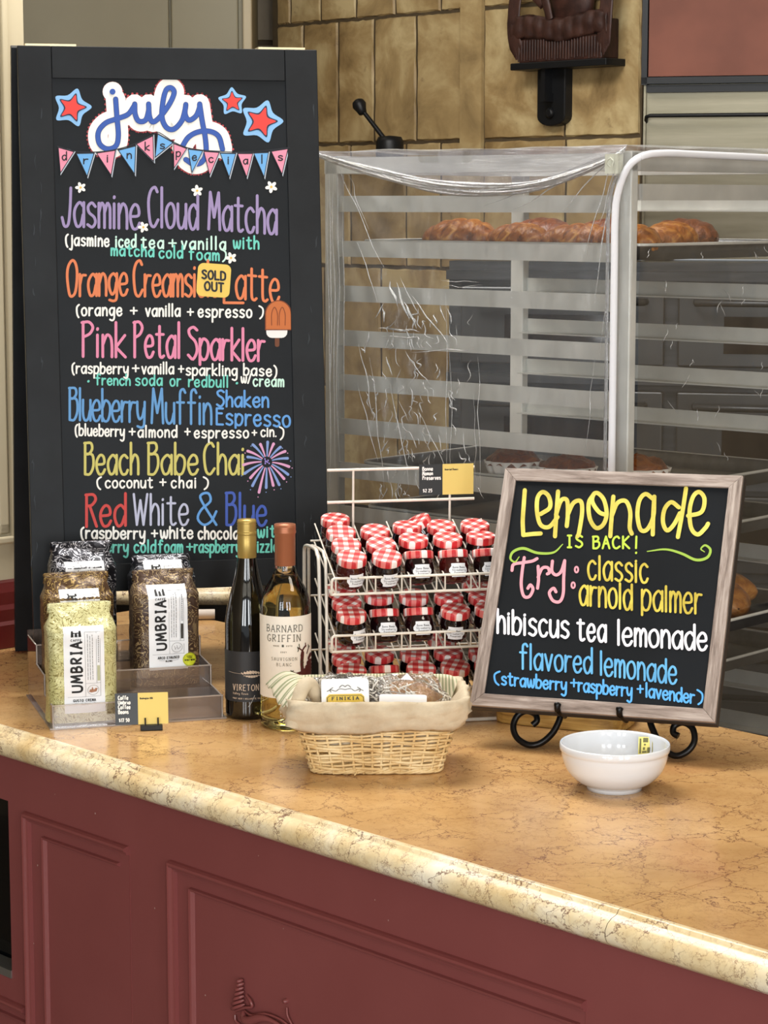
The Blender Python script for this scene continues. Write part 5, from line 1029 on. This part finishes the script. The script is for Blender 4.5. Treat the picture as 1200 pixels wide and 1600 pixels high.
# ------------------------------------------------------------------ jam rack
JR = math.radians(12); JBR = Vector((.191, 3.325, .9152)); JW = .285; JO = JBR - Vector((math.cos(JR), math.sin(JR), 0)) * JW; JM, JMI = local(JO, JR)
def jz(px, py, yy=0):
    q_ = JMI @ onplane(px, py, JM @ Vector((0, yy, 0)), JM.to_3x3() @ Vector((0, 1, 0))); return q_.x, q_.z
jr = thing('jam_rack', 'white wire three tier chute rack displaying little jam jars', 'wire rack', JO, JR)
lipz = [jz(640, 900)[1], jz(640, 989)[1]]; STEP = lipz[0] - lipz[1]; lipz.append(lipz[1] - STEP); LH2 = jz(640, 900)[1] - jz(640, 925)[1]
AL = math.radians(17); CL_ = .178; X0 = .018; X1 = JW - .006; NC = 5; CW = (X1 - X0) / NC
def ch(s_, k, lift=0): return Vector((0, .004 + s_ * math.cos(AL) - lift * math.sin(AL), lipz[k] - LH2 + s_ * math.sin(AL) + lift * math.cos(AL)))
W1 = .0021
for k in range(3):
    z = lipz[k]
    MB().tube(smooth_path([(X0 - .004, .02, z - LH2 + .002), (X0 - .006, .001, z - LH2), (X0 - .006, -.001, z - .004), (X0 - .002, 0, z)], 3) + [(X1 + .002, 0, z)] + smooth_path([(X1 + .006, -.001, z - .004), (X1 + .006, .001, z - LH2), (X1 + .004, .02, z - LH2 + .002)], 3), W1, 7).build('front_lip', WIREW, jr)
    MB().tube([(X0 - .006, 0, z - LH2), (X1 + .006, 0, z - LH2)], W1, 7).build('lip_base', WIREW, jr)
    zb2 = ch(CL_, k).z; yb2 = ch(CL_, k).y
    MB().tube([(X0 - .006, yb2, zb2 + .002), (X1 + .006, yb2, zb2 + .002)], .0016, 6).build('back_wire', WIREW, jr)
    MB().tube([(X0, ch(.075, k).y, ch(.075, k).z - .004), (X1, ch(.075, k).y, ch(.075, k).z - .004)], .0012, 6).build('cross_wire', WIREW, jr)
    for c in range(NC + 1):
        for dx in ((-.006, .007) if 0 < c < NC else (.0,)):
            x = X0 + c * CW + dx; a, b_ = ch(0, k), ch(CL_, k)
            mb = MB(); mb.tube([(x, 0, z), (x, .0, z - LH2 - .0), (x, a.y, a.z - .001), (x, b_.y, b_.z)], .0013, 6).build('chute_wire', WIREW, jr)
            if dx >= 0: MB().tube([(x, .004, z - .002), (x, ch(CL_, k, .03).y + .004, ch(CL_, k, .03).z)], .0013, 6).build('divider_wire', WIREW, jr)
ztopj = ch(CL_, 0).z
for sx, sg in ((X0 - .007, -1), (X1 + .010, 1)):
    for dx, dy in ((0, .0), (sg * .007, .018)):
        x = sx + dx; yb3 = ch(CL_, 0).y + .01
        MB().tube([(x, .03 + dy, .004)] + smooth_path([(x, .03 + dy, .02), (x, .04 + dy, ztopj - .03), (x, .055 + dy, ztopj - .004), (x, .075 + dy, ztopj + .002), (x, yb3 - .01, ztopj - .006), (x, yb3, ztopj - .03)], 4) + [(x, yb3, .004)], .0024 if dx == 0 else .0028, 8).build('side_loop', WIREW, jr)
    for k in range(3): MB().tube([(sx, .035, ch(.03, k).z), (X0 if sg < 0 else X1, .03, ch(.03, k).z)], .0014, 6).build('side_tie', WIREW, jr)
MB().tube(smooth_path([(.0, .16, .0028), (0, .01, .0028), (.006, .001, .0028), (.02, -.001, .0028)], 4) + smooth_path([(JW - .02, -.001, .0028), (JW - .006, .001, .0028), (JW, .01, .0028), (JW, .16, .0028)], 4), .0028, 8).build('base_wire', WIREW, jr)
zi = .016
for y_ in (.018, .05): MB().tube([(X0 - .004, y_, zi), (X1 + .002, y_, zi)], .0014, 6).build('bottom_wire', WIREW, jr)
for i in range(18): x = X0 + (X1 - X0) * i / 17; MB().tube([(x, .018, zi), (x, .13, zi + .002)], .0012, 6).build('bottom_wire', WIREW, jr)
ysn = .145
(xs0, zs0), (xs1, zs1) = jz(511, 735, ysn), jz(741, 727, ysn); zs_lo = jz(520, 785, ysn)[1]; xv0 = jz(552, 760, ysn)[0]; xv1 = jz(703, 760, ysn)[0]
for z in (zs0, zs_lo): MB().tube([(xs0, ysn, z), (xs1, ysn, z)], .0022, 8).build('sign_wire', WIREW, jr)
for x in (xv0, xv1): MB().tube([(x, ysn, zs0 - .001), (x, ysn + .003, ch(CL_, 0).z - .02)], .0019, 8).build('sign_post', WIREW, jr)
cx0, cz0 = jz(655, 774, ysn - .004); cx1, cz1 = jz(740, 724, ysn - .004)
card('price_card', 'preserves price card, half black and half yellow, on the jam rack top', JM @ Vector((cx0, ysn - .0035, cz0)), JR, cx1 - cx0, cz1 - cz0, 0, ['Bonne', 'Maman', 'Preserves'], '$2.25', 'Assorted Flavors', .43)
# jars
GING = m_gingham(); JAMC = [mat('jam_dark', '140608', .06, coat=.5), mat('jam_plum', '1E070A', .06, coat=.5), mat('jam_red', '3A0C0A', .06, coat=.5)]
JG = 'small jam jars with red gingham lids'
lid_me = None
def make_jar_meshes():
    mb = MB(); n = 36
    prf = [(.0205, .0365), (.0214, .0372), (.0216, .0385), (.0214, .0462), (.0205, .0474), (.0192, .0478), (.0001, .0476)]; mb.lathe(prf, n)
    lid = mb.build('lid', GING)
    mb = MB(); m = 12
    pr_ = [(.0001, .002), (.013, .0), (.0165, .001), (.0185, .005), (.0208, .012), (.0214, .024), (.0205, .031), (.0185, .035), (.0185, .0375)]
    mb.lathe(pr_, 24); body = mb.build('glass', JAMC[0])
    mb = MB(); r_ = .0218
    ol = [(-.011, .008), (.011, .008), (.0145, .012), (.0145, .022), (.011, .0275), (-.011, .0275), (-.0145, .022), (-.0145, .012)]
    def lf_(u, v): rr6 = .0212 + .0006 + (-.0004 * 0) - max(0, (.012 - v)) * .12; return Vector((rr6 * math.sin(u / r_), -rr6 * math.cos(u / r_), v))
    nx = 12; mb.grid(lambda u, v: lf_((-.0145 + .029 * u) if .2 < v < .8 else (-.011 + .022 * u), .008 + .0195 * v), nx, 6); lab = mb.build('paper_label', PAPER)
    mb = MB(); g2 = lambda a, b: lf_(a, b) * 1.0 + Vector((math.sin(a / r_), -math.cos(a / r_), 0)) * .0004
    for tx_, y_, w_ in (('Bonne Maman', .0205, .009), ('Strawberry', .0165, .010), ('Preserves', .0128, .007)): write(mb, tx_, -w_, w_, .0014, .0026, .00045, lambda a, b: g2(a, y_ + b), gap=.3, caps=False)
    prt = mb.build('label_print', GREYINK); return lid, body, lab, prt
jl, jb, jlab, jprt = make_jar_meshes(); first_used = [False]
bodies = {0: jb.data}
for i in (1, 2): d2 = jb.data.copy(); d2.materials[0] = JAMC[i]; bodies[i] = d2
RJ = random.Random(5)
ROW = ['top', 'middle', 'bottom']; ORD = ['left end', 'second from left', 'middle', 'fourth from left', 'right end']
def jar(c, k, s_, tilt, label, grp, roll=0, spin=None, body=0, lift=0, dx=0):
    p = ch(s_, k, .0016 + lift); p.x = X0 + CW * (c + .5) + dx
    t = thing('jam_jar', label, 'jam jar', (0, 0, 0), 0, grp)
    t.matrix_world = JM @ Matrix.Translation(p) @ Matrix.Rotation(roll, 4, 'Y') @ Matrix.Rotation(tilt, 4, 'X') @ Matrix.Rotation(RJ.uniform(-.5, .5) if spin is None else spin, 4, 'Z') @ Matrix.Scale(1.03, 4)
    for src, nm in ((jl, 'lid'), (jb, 'glass'), (jlab, 'paper_label'), (jprt, 'label_print')):
        if not first_used[0]: o = src
        else: o = bpy.data.objects.new(nm, src.data); COL.objects.link(o)
        if nm == 'glass': o.data = bodies[body]
        o.parent = t
    first_used[0] = True; return t
colw = ['outermost left chute', 'second chute', 'middle chute', 'fourth chute', 'last chute']
SP = .0432
lay = {(0, 0): ('u', 4), (1, 0): ('u', 3), (2, 0): ('l', 3), (3, 0): ('l', 3), (4, 0): ('l', 3), (0, 1): ('u', 3), (1, 1): ('l', 2), (2, 1): ('l', 2), (3, 1): ('u', 2), (4, 1): ('u', 3), (0, 2): ('u', 3), (1, 2): ('l', 2), (2, 2): ('u', 2), (3, 2): ('u', 3), (4, 2): ('u', 2)}
for (c, k), (mode, n_) in lay.items():
    for j in range(n_):
        if mode == 'u' or j > 0:
            s_ = .0235 + SP * j + (.006 if mode == 'l' else 0); tl = AL * (1.0 if mode == 'u' else .75) + RJ.uniform(-.07, .07)
            if mode == 'l': s_ = .032 + SP * j
            spin = None
        else: s_ = .018; tl = -.24; spin = RJ.uniform(-.15, .15)
        lb = ('upright jam jar at the front' if mode == 'u' else 'jam jar leaning back at the front') if j == 0 else ['', 'jam jar second back', 'jam jar third back', 'jam jar at the very back'][j]
        body = 0 if (c + k + j) % 3 else (1 if k else 2)
        jar(c, k, s_, tl, f'{lb} of the {ROW[k]} tier in the {colw[c]}', f'jam jars in the {ROW[k]} tier', spin=spin, body=body)
# the tipped lids seen on top of the others
jar(3, 0, .135, AL - .2, 'jam jar tipped sideways behind the top tier of jars', 'jam jars in the top tier', roll=-.5, lift=.004, dx=-.012)
# ------------------------------------------------------------------ wicker basket with linen liner
KB = onz(587, 1213); KRZ = math.radians(1.5); KO = Vector((KB.x, KB.y + .062, .9152)); KM, KMI = local(KO, KRZ)
bs = thing('wicker_basket', 'natural wicker basket with a beige linen liner in front of the jam jars', 'basket', KO, KRZ)
WCK = m_wood('wicker_willow', 'C49E64', 'E0C088', 'F2DCAE', (20, 20, 20), .5)
bx0, by0, bx1, by1, bh = .088, .052, .118, .080, .105
def bring(t_, a, off=0):   # rounded rectangle at height fraction t_, angle parameter a 0..1
    hx = bx0 + (bx1 - bx0) * t_ + off; hy = by0 + (by1 - by0) * t_ + off; n_ = 6.0; an = a * 2 * math.pi; c, s_ = math.cos(an), math.sin(an)
    r_ = (abs(c / 1) ** n_ + abs(s_) ** n_) ** (-1 / n_); return Vector((hx * r_ * c, hy * r_ * s_, 0))
NS = 48
for row in range(18):
    t_ = row / 17.5; z = .004 + row * .0048; mb = MB(); pts = []
    for i in range(NS * 4):
        a = i / (NS * 4); p = bring(t_ * .82, a, .0022 * math.sin(a * NS / 2 * 2 * math.pi / 2 + math.pi * row)); p.z = z + .0009 * math.sin(i * .37 + row) + .0007 * math.sin(i * .11 + row * 2); pts.append(p)
    mb.tube(pts, .0021 + .0003 * math.sin(row * 2.1), 6, closed=True); mb.build('strand', WCK, bs)
for i in range(NS):
    a = (i + .5) / NS; MB().tube([bring(0, a) + Vector((0, 0, .001)), bring(.8, a) + Vector((0, 0, .09))], .0018, 6).build('stake', WCK, bs)
MB().add([bring(0, i / 60) + Vector((0, 0, .003)) for i in range(60)], [tuple(range(60))]) or None
mb = MB(); mb.add([bring(0, i / 60) + Vector((0, 0, .003)) for i in range(60)], [tuple(range(60))]); mb.build('base', WCK, bs, solid=.004)
mb = MB()
for w_ in (0, 1.57, 3.14): mb.tube([bring(.02, i / 160, .002 * math.cos(i * .55 + w_)) + Vector((0, 0, .004 + .0022 * math.sin(i * .55 + w_))) for i in range(160)], .0017, 6, closed=True)
mb.build('foot_braid', WCK, bs)
mb = MB(); a_ = bring(0, .70, .002); mb.tube([a_ + Vector((0, 0, .008)), a_ + Vector((.002, -.004, .003)), a_ + Vector((-.001, -.006, .001))], .0012, 5); mb.build('loose_end', WCK, bs)
LIN = mat('beige_linen', 'C2B196', .9, vcol='D2C4AA', vscale=30, bump=.3, bscale=500); LIN2 = m_stripe('striped_cotton', 'E6DCC0', 'A3A684', 230)
def liner(u, v):
    # v: 0 outer hem, .45 up to rim, .55 rim, 1 inside bottom
    a = u; wr = noise.noise(Vector((math.cos(a * 6.283) * 5, math.sin(a * 6.283) * 5, v * 4))); corner = abs(math.sin(2 * a * 2 * math.pi)) ** 3
    dip = 0
    if v < .5:
        k = v / .5; z = .062 + .047 * k; p = bring(.62 + .38 * k, a, .009 * math.sin(k * math.pi) ** .6 + .004 + .007 * wr + .005 * noise.noise(Vector((a * 60, k * 7, 3)))); p.z = z + .003 * wr + .0025 * math.sin(a * 25) * (1 - k)
    else:
        k = (v - .5) / .5; z = .109 - .075 * k; p = bring(z / .112, a, .004 - .013 * min(1, k * 3) + .002 * wr); p.z = z + .003 * wr
    # the front side stays low, the back higher
    return p
mb = MB(); mb.grid(liner, 120, 22, closeu=True); mb.build('linen_liner', LIN, bs, solid=.0012, label='beige linen liner folded over the rim')
mb = MB()
def inner(u, v): a = .04 + .42 * u; p = bring(1 - .62 * v, a, -.006 - .004 * v); p.z = .112 - .07 * v + .002 * noise.noise(Vector((u * 9, v * 5, 2))); return p
mb.grid(inner, 60, 12); mb.build('striped_lining', LIN2, bs, solid=.0008, label='green and cream striped lining at the back')
# striped flap pulled out over the left handle, towards the bottle
def flap(u, v):
    A, B, C_, D_2 = Vector((-.104, -.030, .132)), Vector((-.080, -.030, .122)), Vector((-.150, -.040, .120)), Vector((-.114, -.074, .088))
    p0 = A.lerp(B, u); p1 = C_.lerp(D_2, u) + Vector((0, 0, .004 * math.sin(u * 9))); p = p0.lerp(p1, v)
    p.z += .013 * math.sin(math.pi * v) * (1 - .4 * u) + .0022 * math.sin(u * 34) * v; p.y -= .010 * math.sin(math.pi * v); return p
mb = MB(); mb.grid(flap, 57, 14); fo = mb.build('striped_flap', mat('cream_cotton', 'E8DFC6', .9), bs, solid=.0012, label='striped cloth flap folded out over the left end')
fo.data.materials.append(mat('sage_stripe', 'A2A684', .9))
for i_, p_ in enumerate(fo.data.polygons): p_.material_index = 1 if (i_ % 56) % 5 in (2, 3) else 0
mb = MB(); mb.tube(smooth_path([(-.113, -.070, .070), (-.108, -.066, .098), (-.099, -.056, .120), (-.091, -.048, .124), (-.084, -.040, .112), (-.078, -.036, .088)], 5), [.0105, .0105] + [.0098] * 20 + [.007] * 4, 12); mb.build('linen_roll', LIN, bs, label='linen edge rolled round the handle hole')
# cookie packets
CEL = m_film('cellophane', .02, glint=1.6, ns=120, stretch=(1, 1, 1), rough=.08); CRS = m_film('cellophane_crease_glint', .7, 'F4EEE2', 90, (1, 1, 1), .1, 2.0)
def packet(label, x, y, dark):
    t = thing('cookie_packet', label, 'packet', KM @ Vector((x, y, .062)), KRZ + (.08 if dark else -.1)); CK = m_bread('dark_cookie', '241B1E', '453638', '66524C', 70) if dark else m_bread('ginger_cookie', 'A06A38', 'CC965A', 'E6C08C', 60)
    for i in range(3):
        M_ = Matrix.Translation((-.012 + .012 * i, .006 * i - .006, .012 + .013 * i)) @ Matrix.Rotation(.12 * (i - 1) + .1, 4, 'Y') @ Matrix.Rotation(.35, 4, 'X')
        mb = MB(); mb.grid(lambda u, v: M_ @ Vector(((.036 * v + .001) * math.cos(u * 6.283) * (1 + .03 * math.sin(u * 31)), (.030 * v + .001) * math.sin(u * 6.283), .007 * (1 - v ** 3) + .0012 * noise.noise(Vector((u * 12, v * 9, i))))), 30, 8, closeu=True)
        mb.grid(lambda u, v: M_ @ Vector((.037 * math.cos(u * 6.283) * (1 + .03 * math.sin(u * 31)) * (1 - v), .031 * math.sin(u * 6.283) * (1 - v), -.005 * (1 if v else 0))), 30, 2, closeu=True); mb.build('cookie', CK, t)
    mb = MB()
    def cel(u, v):
        a = u * 2 * math.pi; th = v * math.pi; n1 = noise.noise(Vector((math.cos(a) * 3, math.sin(a) * 3, v * 5 + (5 if dark else 0)))); r_ = math.sin(th) ** .55
        return Vector((.056 * r_ * math.cos(a) * (1 + .12 * n1), .040 * r_ * math.sin(a) * (1 + .12 * n1), .03 + -.030 * math.cos(th) * (1 + .15 * n1) + .006 * n1))
    mb.grid(cel, 60, 30, closeu=True); mb.build('cellophane', CEL, t)
    mb = MB(); rr7 = random.Random(4 if dark else 9)
    for i in range(70):
        a = rr7.uniform(math.pi * .95, math.pi * 2.05) / (2 * math.pi); v0 = rr7.uniform(.35, .92); pts = [cel(a + rr7.uniform(-.05, .05) * k, min(.97, v0 + rr7.uniform(-.1, .1) * k)) * 1.015 for k in range(3)]
        q = smooth_path(pts, 4); mb.tube(q, [max(.0002, rr7.uniform(.0007, .0019) * math.sin(math.pi * (j + .3) / len(q))) for j in range(len(q))], 5)
    mb.build('creases', CRS, t); return t  # pale opaque creases stand in for bright reflections on the wrapping
pk1 = packet('cellophane packet of dark cookies with an ornate yellow and white label', -.040, -.004, True)
pk2 = packet('cellophane packet of golden cookies with a plain white strip label', .042, -.002, False)
def plabel(t, x0, x1, z0, z1, y, lean, nm='paper_label'):
    f = lambda u, v, d=0: Vector((x0 + (x1 - x0) * u, y + (v - 0) * lean - d, z0 + (z1 - z0) * v)); mb = MB(); mb.prism(rrect(0, 1, 0, 1, .08), lambda u, v: f(u, v), lambda u, v: f(u, v, -.0006)); mb.build(nm, PAPER, t); return f
f1 = plabel(pk1, -.038, .026, .022, .068, -.056, .016)
mb = MB(); g = lambda a, b: f1(a, b, .0006); mb.add([g(*p) for p in ((.06, .3), (.1, .38), (.1, .5), (.16, .58), (.84, .58), (.9, .5), (.9, .38), (.95, .3), (.9, .2), (.9, .02), (.1, .02), (.1, .2))], [tuple(range(12))]); mb.build('yellow_scroll', mat('label_yellow', 'DDBE48', .5), pk1)
mb = MB(); g = lambda a, b: f1(a, b, .001)
ribbon(mb, [(.08, .3), (.12, .38), (.12, .48), (.18, .54), (.82, .54), (.88, .48), (.88, .38), (.93, .3), (.88, .2), (.88, .06)], .014, g); ribbon(mb, [(.08, .3), (.12, .2), (.12, .06)], .014, g)
write(mb, 'FINIKIA', .22, .78, .04, .08, .02, lambda a, b: g(a, .42 + b), gap=.5, caps=False); write(mb, 'HOMEMADE', .18, .82, .07, .14, .022, lambda a, b: g(a, .2 + b), gap=.3, caps=False)
for sg in (-1, 1):
    for p in ([(.5, .7), (.5 + sg * .12, .72), (.5 + sg * .2, .66), (.5 + sg * .3, .7), (.5 + sg * .38, .66)], [(.5 + sg * .26, .76), (.5 + sg * .32, .7), (.5 + sg * .3, .64)], [(.5, .78), (.5 + sg * .06, .82), (.5 + sg * .12, .76)]): ribbon(mb, smooth_path(p, 4), .016, g)
mb.build('lettering', INKG, pk1)
f2_ = plabel(pk2, -.034, .030, .022, .046, -.055, .012)
mb = MB(); mb.add([Vector(p) for p in ((-.006, -.040, .066), (.012, -.040, .065), (.003, -.036, .074))], [(0, 1, 2)]); mb.build('paper_tag', PAPER, pk2, solid=.0006)
# ------------------------------------------------------------------ white bowl with two tea sachets
OB = onz(960, 1243); BC = Vector((OB.x + .0035, OB.y + .037, .9152)); CER = mat('white_glazed_ceramic', 'E0E4EA', .12, coat=.6)
bw_ = thing('bowl', 'white glazed ceramic bowl at the front of the easel', 'bowl', BC)
po = [(.034, .0), (.0365, .0), (.037, .004)] + prof_smooth([(.038, .0055), (.050, .012), (.0625, .025), (.0685, .040), (.0702, .050)], 5) + [(.0706, .0512), (.0722, .0525), (.0726, .056), (.0722, .0605), (.0712, .0618), (.0696, .0612), (.0688, .058)]
pi_ = prof_smooth([(.0683, .050), (.066, .038), (.060, .024), (.048, .012), (.030, .007), (.0001, .006)], 5)
MB().lathe([(.0001, .003), (.034, .003)] + po + pi_, 72, cap=False).build('body', CER, bw_)
SAC = mat('gold_sachet', 'C6B860', .3, .35); SACD = mat('olive_sachet_print', '6E6A34', .4)
def ib(px, py): return onplane(px, py, BC + Vector((0, .044, .045)), Vector((0, -1, .25)).normalized())
for nm, lb, P_ in (('sachet', 'yellow and olive printed sachet standing inside the white bowl', [(998, 1151), (1018, 1152), (1017, 1177), (997, 1179)]), ('sachet', 'narrow pale sachet half hidden beside the yellow one in the bowl', [(1018.5, 1153), (1026, 1157), (1024, 1176), (1018, 1176)])):
    cs = [ib(*p) for p in P_]; n2 = Vector((0, -1, .25)).normalized(); t = thing(nm, lb, 'sachet', cs[3]); rel = [c - cs[3] for c in cs]
    if lb.startswith('narrow'): rel = [r_ + n2 * .004 for r_ in rel]
    mb = MB(); mb.add([r_ for r_ in rel] + [r_ - n2 * .0012 for r_ in rel], [(0, 3, 2, 1), (4, 5, 6, 7), (0, 1, 5, 4), (1, 2, 6, 5), (2, 3, 7, 6), (3, 0, 4, 7)]); mb.build('packet_body', SAC, t)
    def bil(u, v): return (rel[3] * (1 - u) + rel[2] * u) * (1 - v) + (rel[0] * (1 - u) + rel[1] * u) * v + n2 * .0004
    mb = MB()
    for a0, a1, b0, b1 in ((.35, .75, .68, .95), (.42, .58, .5, .6), (.36, .52, .24, .4), (.7, .95, .05, .38), (.3, .65, .06, .18), (.08, .22, .05, .9)): mb.add([bil(*p) for p in ((a0, b0), (a1, b0), (a1, b1), (a0, b1))], [(0, 1, 2, 3)])
    mb.build('sachet_print', SACD, t)
# ------------------------------------------------------------------ wooden board behind the easel, rolled paper
wb = onz(795, 1131); wb2 = onz(905, 1143); dv = (wb2 - wb).normalized(); WRZ2 = math.atan2(dv.y, dv.x)
ws = thing('serving_board', 'pale figured wooden serving board lying on the counter behind the easel', 'board', (wb.x, wb.y, .9152), WRZ2)
WB = m_wood('pale_board_wood', '8A6028', 'C69C52', 'DDBB74', (6, 50, 90), .5)
mb = MB(); ol = [(-.02, .004), (.03, -.002), (.09, .0), (.14, .002), (.165, .012), (.17, .05), (.16, .1), (.12, .115), (.05, .118), (-.02, .112), (-.035, .06)]
ol = [tuple(p) for p in smooth_path(ol, 4, True)]; mb.prism(ol, lambda u, v: (u, v, .0215), lambda u, v: (u, v, .0)); mb.build('plank', WB, ws, bevel=.002)
rp = onz(325, 968); tr = thing('paper_roll', 'small rolled tube of white paper behind the coffee bags', 'roll', (rp.x, rp.y, .9152), math.radians(4))
MB().lathe([(.0088, -.075), (.0095, -.0745), (.0095, .0125), (.0088, .013), (.004, .0128)], 24, M=Matrix.Translation((0, 0, .0096)) @ Matrix.Rotation(math.pi / 2, 4, 'Y')).build('tube', mat('off_white_paper', 'D8CCC0', .7), tr)
